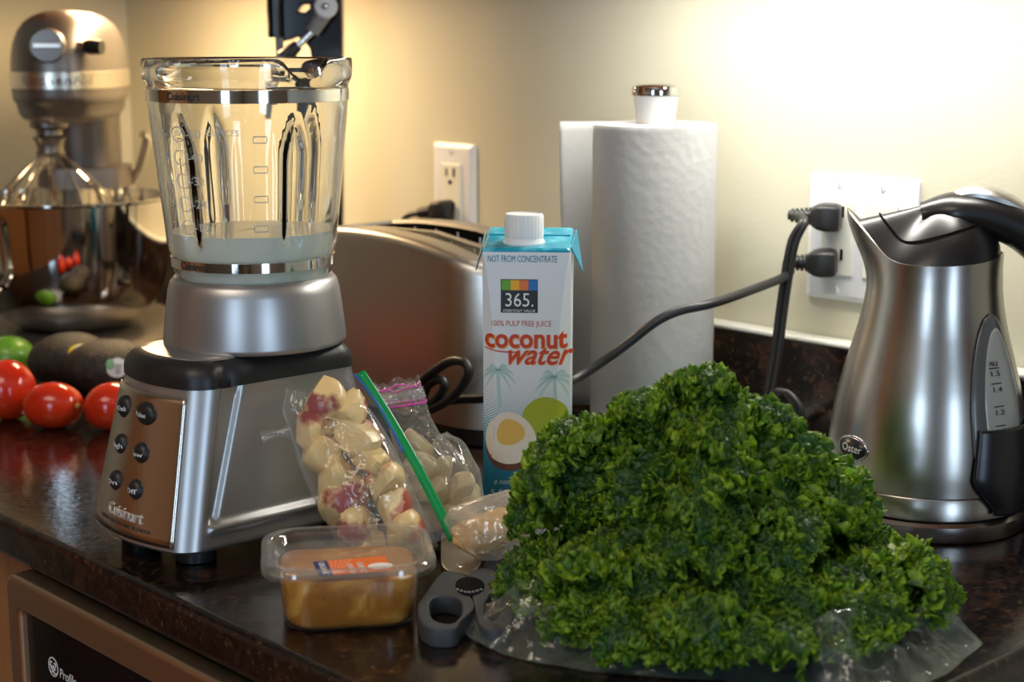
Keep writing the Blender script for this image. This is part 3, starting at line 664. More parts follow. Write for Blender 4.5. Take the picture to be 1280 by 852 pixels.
tz = mmath(m, 'SUBTRACT', Z_, mmath(m, 'MULTIPLY', mmath(m, 'ADD', Y_, HW), .12))
top = mmath(m, 'GREATER_THAN', tz, .2098); nz = noise_t(m, coord(m, 'Object'), 60, 2)
teal = mixc(m, ramp(m, nz, [(.45, (0, 0, 0)), (.62, (1, 1, 1))]), (.0, .30, .44), (.12, .52, .64))
lk(m, mixc(m, top, body, teal), bsdf(m).inputs['Base Color'])
Zs = [0] + [.2 * k / 24 for k in range(1, 25)]
b = MB().loft([cring(0, .0015, .001), *[cring(max(z, .0012)) for z in Zs], cring(-.0045, 0, .0012, True), cring(-.001, .0004, .0012, True), cring(0, .0022, .0012, True)])
b.build('box', M['carton'], ca, angle=14)
MB().tube([(-HW + .002, .006, ctop(.006) + .0005), (HW - .002, .006, ctop(.006) + .0005)], .0011, 8).build('top_seam', mat('teal_foil', (.02, .33, .46), .3), ca)
for s in (1, -1):
    F = [(s * (HW - .001), -.024, ctop(-.024) - .001), (s * (HW + .0015), .030, ctop(.03) - .001), (s * (HW + .0075), .004, .190)]
    MB().add(F + [(p[0] + s * .0012, p[1], p[2]) for p in F], [(0, 1, 2), (5, 4, 3), (0, 3, 4, 1), (1, 4, 5, 2), (2, 5, 3, 0)]).build('ear_flap', mat('teal_flap', (.015, .30, .44), .28), ca, bevel=.0008)
CCX, CCY = -.003, -.012
cp = MB().lathe([(.0162, .2135), (.0165, .215), (.0148, .2185), (.0146, .220)], 48, (CCX, CCY)).build('cap_collar', M['white'], ca, angle=30)
kn = MB().lathe([(0, .219), (.0150, .219), (.0152, .221), (.0150, .2355), (.0143, .2370), (.0133, .2372), (.0130, .2362), (0, .2362)], 120, (CCX, CCY), fn=lambda a, r, z: (r * (1 + (.012 * math.cos(30 * a) if .0148 < r and z > .2205 else 0)), z)).build('screw_cap', M['white'], ca, angle=40)
def cf(x, z, off=.00025):
    c = cut(z); y = -HW
    if abs(x) > HW - c: y += abs(x) - (HW - c)
    return Vector((x, y - off, z))
def cmap(cx, cz, off=.00025): return lambda x, y, z: cf(cx + x, cz + y, off + z)
def dice(me):
    b = bmesh.new(); b.from_mesh(me)
    for k in range(-17, 18):
        bmesh.ops.bisect_plane(b, geom=b.verts[:] + b.edges[:] + b.faces[:], plane_co=(k * .002, 0, 0), plane_no=(1, 0, 0), dist=1e-7)
    b.to_mesh(me); b.free(); return me
def flatpoly(loop, name, m_, off, sub=0): return place_mesh(dice(shape2d([loop], 0)), name, m_, ca, lambda x, y, z: cf(x, y, off))
flat = lambda n, c, r=.35: mat(n, c, r)
INK = dict(teal=flat('ink_teal', (.02, .20, .30)), red=flat('ink_red', (.62, .055, .02)), orange=flat('ink_orange', (.85, .30, .04)), grey=flat('ink_charcoal', (.022, .025, .030)), pink=flat('ink_coral', (.60, .13, .07)), palm=flat('ink_palm', (.42, .62, .60)), white=flat('ink_white', (.80, .80, .78)))
txt('NOT FROM CONCENTRATE', .0072, 'lettering_top', INK['teal'], ca, cmap(-.003, .2045), fit=.053, cutx=20)
flatpoly([(-.0195, .163), (.009, .163), (.009, .189), (-.0195, .189)], 'logo_square', INK['grey'], .0002)
for k, c in enumerate(((.13, .36, .03), (.80, .42, .02), (.76, .18, .05), (.02, .17, .50))): flatpoly([(-.0188 + .0069 * k, .1805), (-.0188 + .0069 * k + .0068, .1805), (-.0188 + .0069 * k + .0068, .1884), (-.0188 + .0069 * k, .1884)], 'logo_tile', flat('ink_logo', c), .0003)
txt('365.', .0150, 'logo_number', INK['white'], ca, cmap(-.0052, .1725, .0004), fit=.0215)
txt('EVERYDAY VALUE', .0030, 'logo_words', INK['white'], ca, cmap(-.0052, .1645, .0004), fit=.0245)
txt('100% PULP FREE JUICE', .0062, 'lettering_middle', INK['pink'], ca, cmap(-.004, .1545), fit=.046)
for (o_, dx, mk, ofs) in ((.035, .0004, 'orange', .00028), (.022, 0, 'red', .0004)):
    txt('coconut', .0215, 'lettering_name', INK[mk], ca, cmap(-.0008 + dx, .1425 - dx, ofs), off=o_, fit=.0640, ext=.00005, cutx=40)
    txt('water', .0230, 'lettering_name', INK[mk], ca, cmap(.0075 + dx, .1300 - dx, ofs), off=o_ * .55, shear=.42, fit=.050, ext=.00005, cutx=30)
    sw = [(-.0325 + .0019 * k, .1347 - .0026 * math.sin(k / 14 * 1.9)) for k in range(15)]
    flatpoly([(x, z + .0006) for x, z in sw] + [(x, z - .0004) for x, z in sw[::-1]], 'swash', INK[mk], ofs)
def palm(cx, cz, s, seed):
    r = random.Random(seed); loops = []
    for k in range(9):
        a = math.radians(-35 + 250 * k / 8); L = s * r.uniform(.85, 1.1); n = 9; up_, dn = [], []
        for i in range(n):
            t = i / (n - 1); x = L * t * math.cos(a); z = L * (t * math.sin(a) - .75 * t * t); w = s * .13 * math.sin(PI * (.08 + .92 * t)) ** .7
            up_.append((cx + x, cz + z + w * .6)); dn.append((cx + x, cz + z - w * .8))
        loops.append(up_ + dn[::-1])
    for q in loops: 
        q = [(max(-HW + .0005, min(HW - .0005, x)), z) for x, z in q]; flatpoly(q, 'palm_frond', INK['palm'], .00015)
    flatpoly([(cx - .0012, cz), (cx + .0012, cz), (cx + .0032, cz - .030), (cx + .0002, cz - .030)], 'palm_trunk', INK['palm'], .00014)
palm(-.022, .118, .0155, 3); palm(.022, .113, .0165, 5)
def oval(cx, cz, rx, rz, tilt=0, egg=.12, n=40):
    P = []
    for k in range(n):
        a = 2 * PI * k / n; x = rx * math.cos(a) * (1 - egg * math.sin(a)); z = rz * math.sin(a); P.append((cx + x * math.cos(tilt) - z * math.sin(tilt), cz + x * math.sin(tilt) + z * math.cos(tilt)))
    return P
def clampw(P): return [(max(-HW + .0004, min(HW - .0004, x)), z) for x, z in P]
flatpoly(clampw(oval(.016, .0805, .0185, .0165, -.3, .1)), 'green_coconut', flat('ink_green', (.36, .42, .02)), .00030)
flatpoly(clampw(oval(-.0125, .0605, .0205, .0230, .25, .12)), 'coconut_husk', flat('ink_brown', (.13, .055, .03)), .00035)
flatpoly(clampw(oval(-.0125, .0640, .0200, .0210, .25, .12)), 'coconut_flesh', flat('ink_cream', (.80, .72, .62)), .00040)
flatpoly(clampw(oval(-.0125, .0690, .0110, .0105, .35, .25)), 'coconut_water_picture', flat('ink_yellow', (.76, .47, .10)), .00045)
txt('a natural source of', .0062, 'lettering_low', flat('ink_pale', (.5, .6, .6)), ca, cmap(-.003, .0285), shear=.35, fit=.046)
txt('5 ESSENTIAL', .0068, 'lettering_low', flat('ink_pale2', (.55, .68, .7)), ca, cmap(-.006, .0195), fit=.043)
# ---------------------------------------------------------------- electric kettle
KX, KY = -.669, -.142
kb = T('kettle_stand', 'round steel-edged power base under the electric kettle', 'kettle base', (KX, KY, 0))
MB().lathe([(0, 0), (.074, 0), (.0775, .001), (.0785, .003), (.0785, .013), (.076, .0155), (0, .0155)], 96).build('ring', M['steelv'], kb, angle=30)
ke = T('electric_kettle', 'brushed steel electric kettle with black lid and handle by double socket', 'kettle', (KX, KY, 0))
SPH, HPH = math.radians(214), math.radians(34)
KP = [(.0165, .0760), (.018, .0765), (.033, .0765), (.034, .0755), (.035, .0765), (.050, .0763), (.066, .0750), (.090, .0718), (.107, .0685), (.122, .0645), (.138, .0600), (.153, .0560), (.168, .0528), (.183, .0508), (.200, .0500), (.215, .0502), (.240, .0510)]
def kr(z):
    for (z0, r0), (z1, r1) in zip(KP, KP[1:]):
        if z <= z1: t = (z - z0) / (z1 - z0); return r0 + (r1 - r0) * t
    return KP[-1][1]
def sp_f(a): return math.exp(-(adiff(a, SPH) / .52) ** 2)
def ktop(a): return .2045 + .037 * sp_f(a) + .006 * math.exp(-(adiff(a, HPH) / .9) ** 2)
def kR(a, z): return kr(z) + .017 * sp_f(a) ** 1.3 * sm(.178, .240, z) ** 1.2
NK = 128
def kring(u, g=0):
    out = []
    for j in range(NK):
        a = 2 * PI * j / NK; z = .035 + (ktop(a) - .035) * u; r = kR(a, z) - g; out.append((r * math.cos(a), r * math.sin(a), z))
    return out
b = MB(); b.lathe([(0, .0165), (.0750, .0165), (.0765, .018), (.0765, .0335), (.0757, .0345)], NK, caps=(True, False))
b.loft([kring(k / 30) for k in range(31)] + [kring(1, .0012), kring(.96, .0014), kring(.85, .0014), kring(.78, .0016)], (False, False))
b.build('body', M['steelv'], ke, angle=40)
MB().lathe([(.062, .0135), (.070, .0135), (.070, .0172), (.062, .0172)], 64, closed=True).build('bottom_gap', M['rubber'], ke)
# lid
def lid_ring(s, dz, g=.0016):
    out = []
    for j in range(NK):
        a = 2 * PI * j / NK; z0 = ktop(a) - .004 - .005 * sp_f(a); r = (kR(a, z0) - g - .005 * sp_f(a)) * s; fh = .5 + .5 * math.cos(adiff(a, HPH)); h = (1 - s ** (1 + 1.2 * fh)) ** (1.0 - .45 * fh)
        out.append((r * math.cos(a), r * math.sin(a), z0 + (.2475 - z0) * h + dz))
    return out
MB().loft([lid_ring(s, 0) for s in (1.0, .97, .9, .8, .7, .55, .4, .25, .1, .02)], (False, True)).build('lid', M['black'], ke, angle=60)
MB().tube([(lid_ring(.72, .0012)[j]) for j in range(NK)], .0006, 6, closed=True).build('lid_seam', M['dark'], ke)
# handle collar, handle, thumb button
H = Vector((math.cos(HPH), math.sin(HPH), 0)); HT = Vector((-H.y, H.x, 0))
def hp(o, z, t=0): return H * o + HT * t + UP * z
def collar_pt(u, v):
    a = HPH + (u - .5) * 2 * 1.95; z = ktop(a) - .0045 - .003 * 0 + (1 - 0) * 0
    zt = .206 + .040 * math.cos((u - .5) * PI) ** .8; z = (ktop(a) - .012 * math.cos((u - .5) * PI)) * (1 - v) + max(zt, ktop(a) - .002) * v
    r = (kR(a, min(z, ktop(a))) + .0016) * (1 - .22 * v ** 1.6); return (r * math.cos(a), r * math.sin(a), z)
hpts = spline([hp(-.012, .2375), hp(.010, .2400), hp(.036, .2385), (hp(.064, .2270)), hp(.089, .203), hp(.104, .172), hp(.108, .142), hp(.104, .110), hp(.096, .080), hp(.085, .050), hp(.074, .030)], 6)
rad = [.010 + .0060 * sm(0, .12, k / (len(hpts) - 1)) - .003 * sm(.5, .8, k / (len(hpts) - 1)) for k in range(len(hpts))]
MB().tube(hpts, rad, 20, flat=1.35, up=(0, 0, 1)).build('handle', M['black'], ke, angle=60)
bp = spline([hp(.012, .2520), hp(.028, .2545), hp(.048, .2500), hp(.066, .2410)], 6)
MB().tube(bp, [.004 + .0035 * math.sin(PI * k / (len(bp) - 1)) for k in range(len(bp))], 14, flat=2.0, up=(0, 0, 1)).build('lid_button', M['steel'], ke)
# water gauge window and lower handle mount
def gauge(a0, z0, z1, wmax, bias, off, nu=24, nv=30, shape=None):
    def f(u, v):
        z = z0 + (z1 - z0) * v; w = wmax * (shape(v) if shape else math.sin(PI * v) ** .6); a = a0 + (u * 2 - 1) * w + bias * (v - .5)
        r = kr(z) + off * (1 - .8 * abs(u * 2 - 1) ** 4); return (r * math.cos(a), r * math.sin(a), z)
    return MB().grid(nu, nv, f)
GA = math.radians(-9)
ell = lambda v: max(.02, math.sqrt(max(0, 1 - ((v - .30) / .70) ** 2))) if v > .3 else 1 - .10 * (.3 - v) / .3
M['gauge_rim'] = mat('smoky_gauge_rim', (.10, .10, .10), .2, 0, .6); M['gauge'] = mat('frosted_gauge', (.34, .34, .31), .18, 0, .6)
gr = gauge(GA, .066, .168, .40, .05, .0022, shape=ell).build('gauge_frame', M['gauge_rim'], ke, solid=.001)
gw = gauge(GA + .02, .078, .158, .30, .05, .0036, shape=ell).build('gauge_window', M['gauge'], ke, solid=.001)
def on_k(a0, z0, off): return lambda x, y, z: (lambda zz, r: Vector((r * math.cos(a0 + x / r), r * math.sin(a0 + x / r), zz)))(z0 + y, kr(z0 + y) + off + z)
for k, (s, z) in enumerate((('MAX', .1335), ('1.5', .1265), ('1.4', .1150), ('1.2', .0985), ('0.8', .0845))):
    txt(s, .0052, 'gauge_number', M['print_k'], gw, on_k(GA - .10, z, .0050), fit=.0085)
for z in (.1305, .1195, .1030, .0890):
    MB().grid(8, 2, lambda u, v: tuple(on_k(GA - .10, z, .0050)(-.005 + .010 * u, -.0004 + .0008 * v, 0))).build('gauge_line', M['print_k'], gw)
mt = lambda v: .35 + .65 * sm(0, .45, v)
gauge(GA + .07, .0215, .086, .46, .10, .0050, shape=mt).build('handle_mount', M['black'], ke, solid=.003)
MB().tube([hp(.070, .030), hp(.082, .046)], .012, 14, flat=1.6).build('mount_root', M['black'], ke)
# oval badge
BA = math.radians(-104)
def badge(rx, rz, off, name, m_):
    P = MB(); n = 40; V = [tuple(on_k(BA, .064, off)(0, 0, 0))] + [tuple(on_k(BA, .064, off)(rx * math.cos(2 * PI * k / n), rz * math.sin(2 * PI * k / n), 0)) for k in range(n)]
    P.add(V, [(0, 1 + k, 1 + (k + 1) % n) for k in range(n)]); return P.build(name, m_, ke, solid=.0008)
badge(.0165, .0095, .0004, 'badge_rim', M['chrome']); bb = badge(.0150, .0082, .0010, 'badge', M['black'])
txt('Oster', .0085, 'badge_lettering', M['print_w'], bb, on_k(BA + .01, .064, .0022), fit=.021)
# ---------------------------------------------------------------- power cords
def plug(name, root, p, d, s=1.0, body=None):
    """two/three pin plug: big block at the wall, ribbed neck towards d"""
    d = Vector(d).normalized(); q = d.to_track_quat('Z', 'Y'); 
    R = [(.0100, .0), (.0150, .002), (.0165, .006), (.0165, .016), (.0150, .022), (.0115, .027), (.0095, .029)]
    b = MB(); b.loft([[tuple(q @ Vector((x, y * .78, z * s)) + p) for x, y, _ in rrect(r * s, r * s, r * .35 * s, 0, 5)] for r, z in R])
    o = b.build('plug', M['rubber'], root, angle=40)
    c = MB(); prof = []
    for k in range(5): prof += [(.0085 - .0005 * k, .028 + .0042 * k), (.0085 - .0005 * k, .0305 + .0042 * k), (.0060 - .0004 * k, .0308 + .0042 * k), (.0060 - .0004 * k, .0320 + .0042 * k)]
    prof = [(0, .026)] + prof + [(.0045, .050), (0, .051)]
    c.loft([[tuple(q @ Vector((r * s * math.cos(2 * PI * j / 20), r * s * math.sin(2 * PI * j / 20), z * s)) + p) for j in range(20)] for r, z in prof]); c.build('strain_relief', M['rubber'], root, angle=30)
    return p + d * .048 * s
def rel(root, P): return [Vector(p) - root.location for p in P]
p1 = at_y(1052, 272, -.0125); p2 = at_y(1047, 328, -.0125)
kc = T('power_cable', 'black flat kettle cord plugged into the upper socket by the kettle', 'cord', p1)
a = plug('plug', kc, Vector((0, 0, 0)), (-.62, -.42, .02), .95) + p1
P = [a, at_y(1003, 275, -.055), at_y(988, 303, -.062), at_y(977, 365, -.064), at_y(967, 440, -.070), at_y(957, 500, -.078), at_y(950, 545, -.085), at_z(962, 585, .004), at_z(1000, 575, .004)]
sp_ = spline(rel(kc, P), 8)
MB().tube(sp_, .0030, 10, flat=1.0).build('cord_core', M['rubber'], kc)
off = Vector((.0048, .002, 0))
MB().tube([p + off * min(1, i / 14) for i, p in enumerate(sp_)], .0030, 10).build('cord_core', M['rubber'], kc)
Q = [at_z(1000, 575, .006), at_y(1001, 540, -.108), at_y(994, 507, -.112), at_y(978, 489, -.112), at_y(965, 497, -.108), at_z(955, 540, .01)]
for dz in (0, .0050): MB().tube(spline(rel(kc, [q + Vector((dz, 0, 0)) for q in Q]), 8), .0029, 10).build('cord_loop', M['rubber'], kc)
bcord = T('power_cable', 'black round power cord looped behind bags and crossing the towel roll', 'cord', p2)
a = plug('plug', bcord, Vector((0, 0, 0)), (-.62, -.40, -.03), .95) + p2
yline = [(985, 343, -.060), (940, 362, -.115), (890, 379, -.165), (850, 388, -.190), (820, 402, -.205), (780, 433, -.220), (750, 454, -.235), (722, 472, -.255), (690, 487, -.285), (650, 494, -.292), (600, 498, -.296), (565, 500, -.300), (540, 507, -.305), (528, 512, -.31), (533, 485, -.315), (548, 474, -.318), (556, 482, -.318), (545, 500, -.316), (525, 511, -.312)]
P = [a] + [at_y(*q) for q in yline]
MB().tube(spline(rel(bcord, P), 8), .0041, 14).build('cord', M['rubber'], bcord, angle=60)
Q = [(513, 518, -.318), (540, 511, -.320), (568, 494, -.322), (585, 470, -.324), (582, 454, -.324), (565, 451, -.322), (545, 462, -.320), (528, 476, -.318), (519, 492, -.316), (516, 508, -.316)]
MB().tube(spline(rel(bcord, [at_y(*q) for q in Q]), 8), .0041, 14).build('cord_loop', M['rubber'], bcord, angle=60)
p3 = at_y(566, 262, -.0115)
tcd = T('power_cable', 'black toaster plug in the single socket above the toaster', 'cord', p3)
a = plug('plug', tcd, Vector((0, 0, 0)), (-.80, -.28, -.12), .95) + p3
MB().tube(spline(rel(tcd, [a, a + Vector((-.02, -.006, -.008)), a + Vector((-.035, -.012, -.045)), a + Vector((-.03, -.020, -.12)), at_y(566, 262, -.05) + Vector((-.05, -.005, -.175))]), 8), .0035, 12).build('cord', M['rubber'], tcd)
# ---------------------------------------------------------------- tomatoes, lime, avocados
def skin(name, c1, c2, rough, sc, bs=0, bd=.0006):
    m = mat(name, c1, rough, 0, .55); v = coord(m, 'Object'); n = noise_t(m, v, sc, 3)
    lk(m, mixc(m, ramp(m, n, [(.35, (0, 0, 0)), (.7, (1, 1, 1))]), c1, c2), bsdf(m).inputs['Base Color'])
    if bs: bump(m, noise_t(m, v, sc * 3, 3), bs, bd)
    return m
M['tomato'] = skin('tomato_skin', (.60, .022, .006), (.70, .055, .010), .16, 20); M['lime'] = skin('lime_skin', (.10, .32, .02), (.20, .42, .04), .3, 60, .1)
M['avo'] = skin('avocado_skin', (.010, .008, .007), (.055, .038, .024), .45, 150, .8, .0022); M['stem'] = mat('green_stem', (.20, .26, .07), .5)
def tomato(px, py, rx, ry, rz, rot, lab, stem=None, scar=False):
    p = at_z(px, py, 0); away = F0; c = Vector((p.x, p.y, 0)) + away * ry * .35
    t = T('roma_tomato', lab, 'tomato', c, rot)
    MB().ellipsoid((0, 0, rz), (rx, ry, rz), 40, 24, lambda d: 1 - .05 * abs(d.x) ** 5 + .02 * math.sin(3 * math.atan2(d.z, d.y)) * abs(d.x)).build('fruit', M['tomato'], t)
    if scar: MB().ellipsoid((rx * .87, -ry * .38, rz * 1.08), (.0022, .0030, .0030), 12, 8).build('stem_scar', mat('stem_scar', (.62, .42, .10), .6), t)
    if stem: 
        q = [Vector(s) - Vector(c) for s in stem]; rm = Matrix.Rotation(-rot, 3, 'Z'); MB().tube(spline([rm @ s for s in q], 6), [.0012 + .0006 * math.sin(k) for k in range(len(spline(q, 6)))], 8).build('stem', M['stem'], t)
    return t
RZ = math.atan2(CR.y, CR.x)
tomato(65, 537, .0305, .0225, .0225, RZ - .05, 'red plum tomato with pale stem scar, middle one of the three', scar=True)
tomato(8, 527, .0285, .0290, .0300, RZ + .5, 'tall red plum tomato with curled green stem at the left edge', stem=[at_z(-8, 522, .004), at_z(8, 520, .006), at_z(20, 508, .010), at_z(19, 496, .018)])
tomato(140, 540, .0285, .0235, .0235, RZ + .2, 'red plum tomato right beside the blender button panel')
def ell_thing(name, lab, cat, px, py, r, rot, m, fn=None, tilt=0):
    p = at_z(px, py, 0); t = T(name, lab, cat, Vector((p.x, p.y, 0)) + F0 * r[1] * .4, rot)
    o = MB().ellipsoid((0, 0, r[2]), r, 40, 24, fn).build('fruit', m, t); return t
pear = lambda d: 1 - .10 * sm(.2, 1, d.x) * (1 - abs(d.x) ** 4) 
def sticker(t, r, cx, cz, rx, rz_, name, m_, off, lines=0, fn=None):
    def f(x, z):
        k = max(.02, 1 - (x / r[0]) ** 2 - (z / r[2]) ** 2); q = fn(Vector((x / r[0], -math.sqrt(k), z / r[2]))) if fn else 1
        return Vector((x * q, (-r[1] * math.sqrt(k) - off) * q, r[2] + z * q))
    V = [tuple(f(cx, cz))]; n = 28; Fs = []
    for ring in (.5, 1):
        for k in range(n): V.append(tuple(f(cx + ring * rx * math.cos(2 * PI * k / n), cz + ring * rz_ * math.sin(2 * PI * k / n))))
    for k in range(n):
        k2 = (k + 1) % n; Fs += [(0, 1 + k, 1 + k2), (1 + k, 1 + n + k, 1 + n + k2, 1 + k2)]
    return MB().add(V, Fs).build(name, m_, t), f
r1 = (.047, .033, .0305); av1 = ell_thing('avocado', 'dark avocado with yellow rimmed sticker behind the middle tomato', 'avocado', 88, 488, r1, RZ + .15, M['avo'], pear)
M['st_y'] = mat('yellow_sticker', (.85, .66, .02), .4); M['st_w'] = mat('white_sticker', (.78, .80, .80), .4); M['st_g'] = mat('green_sticker', (.20, .45, .25), .4)
s, f = sticker(av1, r1, .013, .0135, .0135, .0085, 'sticker', M['st_y'], .0006, fn=pear); sticker(av1, r1, .0125, .0135, .0078, .0080, 'sticker_centre', M['st_w'], .0009, fn=pear)
for k in range(4): sticker(av1, r1, .0105 + .0014 * k, .0135 + .0035 - .002 * k, .0030, .0004, 'sticker_print', M['print_k'], .0011, fn=pear)
r2 = (.050, .034, .0300); av2 = ell_thing('avocado', 'dark avocado with white and green sticker, nearest the blender', 'avocado', 136, 497, r2, RZ + .10, M['avo'], pear)
sticker(av2, r2, .0115, .0055, .0105, .0100, 'sticker', M['st_w'], .0006, fn=pear); sticker(av2, r2, .0045, .0095, .0042, .0055, 'sticker_leaf', M['st_g'], .0009, fn=pear)
for k in range(4): sticker(av2, r2, .0125, .0085 - .0026 * k, .0055 - .0008 * k, .0005, 'sticker_print', M['print_k'], .0010, fn=pear)
ell_thing('lime', 'green lime behind the tall tomato at the left edge', 'lime', 10, 474, (.0285, .024, .0235), RZ, M['lime'], lambda d: 1 + .05 * sm(.85, 1, abs(d.x)))
# ---------------------------------------------------------------- hummus tub
zr = .043; cor = [at_z(333, 722, zr), at_z(545, 712, zr), at_z(530, 655, zr), at_z(327, 664, zr)]
tc_ = sum(cor, Vector()) / 4; trz = math.atan2((cor[1] - cor[0]).y, (cor[1] - cor[0]).x)
TLX, TLY = (cor[1] - cor[0]).length / 2 + .002, (cor[2] - cor[1]).length / 2
tb = T('plastic_tub', 'clear plastic tub of brown spread with orange and navy label', 'tub', (tc_.x, tc_.y, 0), trz)
M['clear'] = film('clear_tub_plastic', (.98, .97, .96),   .012, .35, .05, pw=5.0, gloss=.09, wr=.02, hazecol=(.9, .9, .88))
IX, IY = TLX - .008, TLY - .008
def tr_(g, z): return rrect(IX - g, IY - g, max(.004, .022 - g * .5), z, 8)
MB().loft([tr_(.009, .0006), tr_(.006, .0018), tr_(.0045, .005), tr_(.001, zr - .004), tr_(.0, zr - .003), tr_(-.0075, zr - .0028), tr_(-.0082, zr - .002), tr_(-.0082, zr - .006)], (True, False)).build('tub_wall', M['clear'], tb, angle=50)
lid = MB().loft([tr_(-.0090, zr - .0045), tr_(-.0090, zr + .0005), tr_(-.0082, zr + .0018), tr_(-.0045, zr + .0022), tr_(-.0015, zr + .0018), tr_(.0, zr + .0005), tr_(.002, zr - .0035), tr_(.004, zr - .0045), tr_(.03, zr - .0045)], (False, True)).build('lid', film('clear_lid_plastic', (.98, .98, .97), .05, .8, .06, (.92, .92, .9), pw=4.0, gloss=.09, wr=.03), tb, angle=50)
lz = zr - .0042
lab = lambda loop, n, m_, o_: place_mesh(shape2d([loop], .0001), n, m_, lid, lambda x, y, z: Vector((x, y, lz + o_ + z)))
def tl(px, py): 
    p = at_z(px, py, lz); v = Matrix.Rotation(-trz, 3, 'Z') @ (p - tb.location); return v.x, v.y
e1, e2 = Vector(tl(391, 702)), Vector(tl(481, 694.5)); ex = (e2 - e1); Ln = ex.length; ex.normalize(); ey = Vector((ex.y, -ex.x))
if ey.y > 0: ey = -ey
LB = lambda u, v: tuple(e1 + ex * u * Ln + ey * v * Ln)
lab([LB(.0, 0), LB(.19, 0), LB(.19, .62), LB(0, .62)], 'label_navy', mat('label_navy', (.012, .025, .16), .4), .0)
lab([LB(.19, 0), LB(1, 0), LB(1, .62), LB(.19, .62)], 'label_orange', mat('label_orange', (.85, .16, .02), .4), .0)
M['lp'] = mat('label_white', (.85, .78, .74), .5)
lab([LB(.86 + .17 * math.cos(k * PI / 14), .42 + .13 * math.sin(k * PI / 14)) for k in range(28)], 'label_seal', M['lp'], .0003)
M['lor'] = mat('label_pale_orange', (.88, .35, .20), .5)
for k in range(5): lab([LB(.24 + .07 * k, .02), LB(.255 + .07 * k, .02), LB(.21 + .035 * k, .4), LB(.20 + .035 * k, .4)], 'label_stripe', M['lor'], .0002)
def lm(u0, v0): return lambda x, y, z: Vector((*(e1 + ex * (u0 * Ln + y) + ey * (v0 * Ln + x)), lz + .0004 + z))
txt('ORGANIC', .0055, 'label_lettering', M['lp'], lid, lm(.095, .33), fit=.024); txt('ROASTED', .0050, 'label_lettering', M['lp'], lid, lm(.46, .43), fit=.018); txt('GARLIC', .0058, 'label_lettering', M['lp'], lid, lm(.60, .42), fit=.020)
m = mat('brown_spread', (.40, .15, .018), .3, 0, .5); v = coord(m, 'Object'); n = noise_t(m, v, 45, 3, .5, .8); n2 = noise_t(m, v, 420, 2)
c = ramp(m, n, [(.38, (.38, .135, .014)), (.55, (.50, .19, .018)), (.70, (.72, .38, .07))]); lk(m, mixc(m, ramp(m, n2, [(.68, (0, 0, 0)), (.75, (1, 1, 1))]), c, (.16, .06, .012)), bsdf(m).inputs['Base Color']); bump(m, n, .3, .002); M['spread'] = m
def sr(g, z): return tr_(g + .0006, z)
def sring(g, z0):
    return [(x, y, z0 + .0022 * noise.noise(Vector((x * 38, y * 38, 3))) ) for x, y, z in sr(g, z0)]
hm = MB().loft([sr(.0072, .0022), sr(.0050, .0056), sr(.0036, .016), sring(.0022, .0315), sring(.0035, .0335), sring(.014, .0330), sring(.025, .0322), sring(.036, .0318)], (True, True)).build('brown_spread', M['spread'], None, angle=60)
hm.location = tb.location; hm.rotation_euler = (0, 0, trz); tag(hm, 'brown creamy spread filling the clear plastic tub', 'spread', kind='stuff')
sb = MB()
# ---------------------------------------------------------------- kitchen shears
sh = T('kitchen_shears', 'grey handled kitchen shears lying between tub and kale bag', 'scissors', Vector(at_z(575, 745, 0)))
def sz(L, z): return [((p := at_z(520 + x / 4.06, 600 + y / 4.06, z) - sh.location).x, p.y) for x, y in L]
ZH = .0125
def smooth_loop(L, n=5): return [(p.x, p.y) for p in spline([(x, y, 0) for x, y in L], n, True)]
hl = smooth_loop(sz([(150, 462), (205, 468), (238, 480), (252, 500), (246, 530), (250, 565), (268, 590), (286, 618), (282, 650), (245, 685), (215, 715), (195, 745), (140, 752), (80, 745), (35, 715), (16, 665), (22, 620), (55, 575), (85, 530), (115, 490)], ZH))
hole1 = smooth_loop(sz([(58, 650), (62, 612), (90, 590), (140, 583), (200, 590), (235, 610), (243, 645), (236, 685), (200, 722), (150, 730), (95, 715), (68, 690)], ZH))
def pm(z0): return lambda x, y, z: Vector((x, y, z0 + z))
# notch with teeth cut into the inner edge of each half
place_mesh(shape2d([hl, hole1], ZH / 2 - .0012, .0012, 2), 'handle', M['grey'], sh, pm(ZH / 2), True)
hr = smooth_loop(sz([(266, 490), (285, 462), (345, 445), (395, 462), (425, 500), (450, 545), (470, 590), (485, 640), (470, 725), (400, 760), (335, 730), (312, 660), (300, 600), (288, 575), (268, 565), (258, 530)], ZH))
hole2 = smooth_loop(sz([(340, 640), (360, 590), (400, 565), (432, 600), (445, 650), (420, 710), (360, 705)], ZH))
place_mesh(shape2d([hr, hole2], ZH / 2 - .0012, .0012, 2), 'handle', M['grey'], sh, pm(ZH / 2), True)
nt = smooth_loop(sz([(200, 535), (215, 508), (265, 494), (320, 505), (348, 535), (335, 565), (300, 582), (255, 585), (215, 568)], ZH))
place_mesh(shape2d([nt], .0003), 'bottle_notch', M['dark'], sh, pm(ZH + .0004))
for k in range(7):
    x = 210 + 20 * k; p = sz([(x, 560 - 14 * math.sin(k / 6 * PI) * -1)], ZH)[0]; MB().ellipsoid((p[0], p[1], ZH + .0008), (.0012, .0012, .0008), 8, 6).build('notch_tooth', M['greym'], sh)
bl_ = smooth_loop(sz([(140, 455), (130, 330), (135, 285), (152, 262), (200, 215), (300, 190), (360, 250), (330, 400), (318, 440), (268, 490), (235, 485)], .008), 4)
place_mesh(shape2d([bl_], .0010, .0004, 1), 'blade', M['steel'], sh, pm(.009), True)
dp = sz([(225, 430)], .0105)[0]; MB().ellipsoid((dp[0], dp[1], .0102), (.0045, .0035, .0015), 20, 10).build('pivot', M['chrome'], sh)
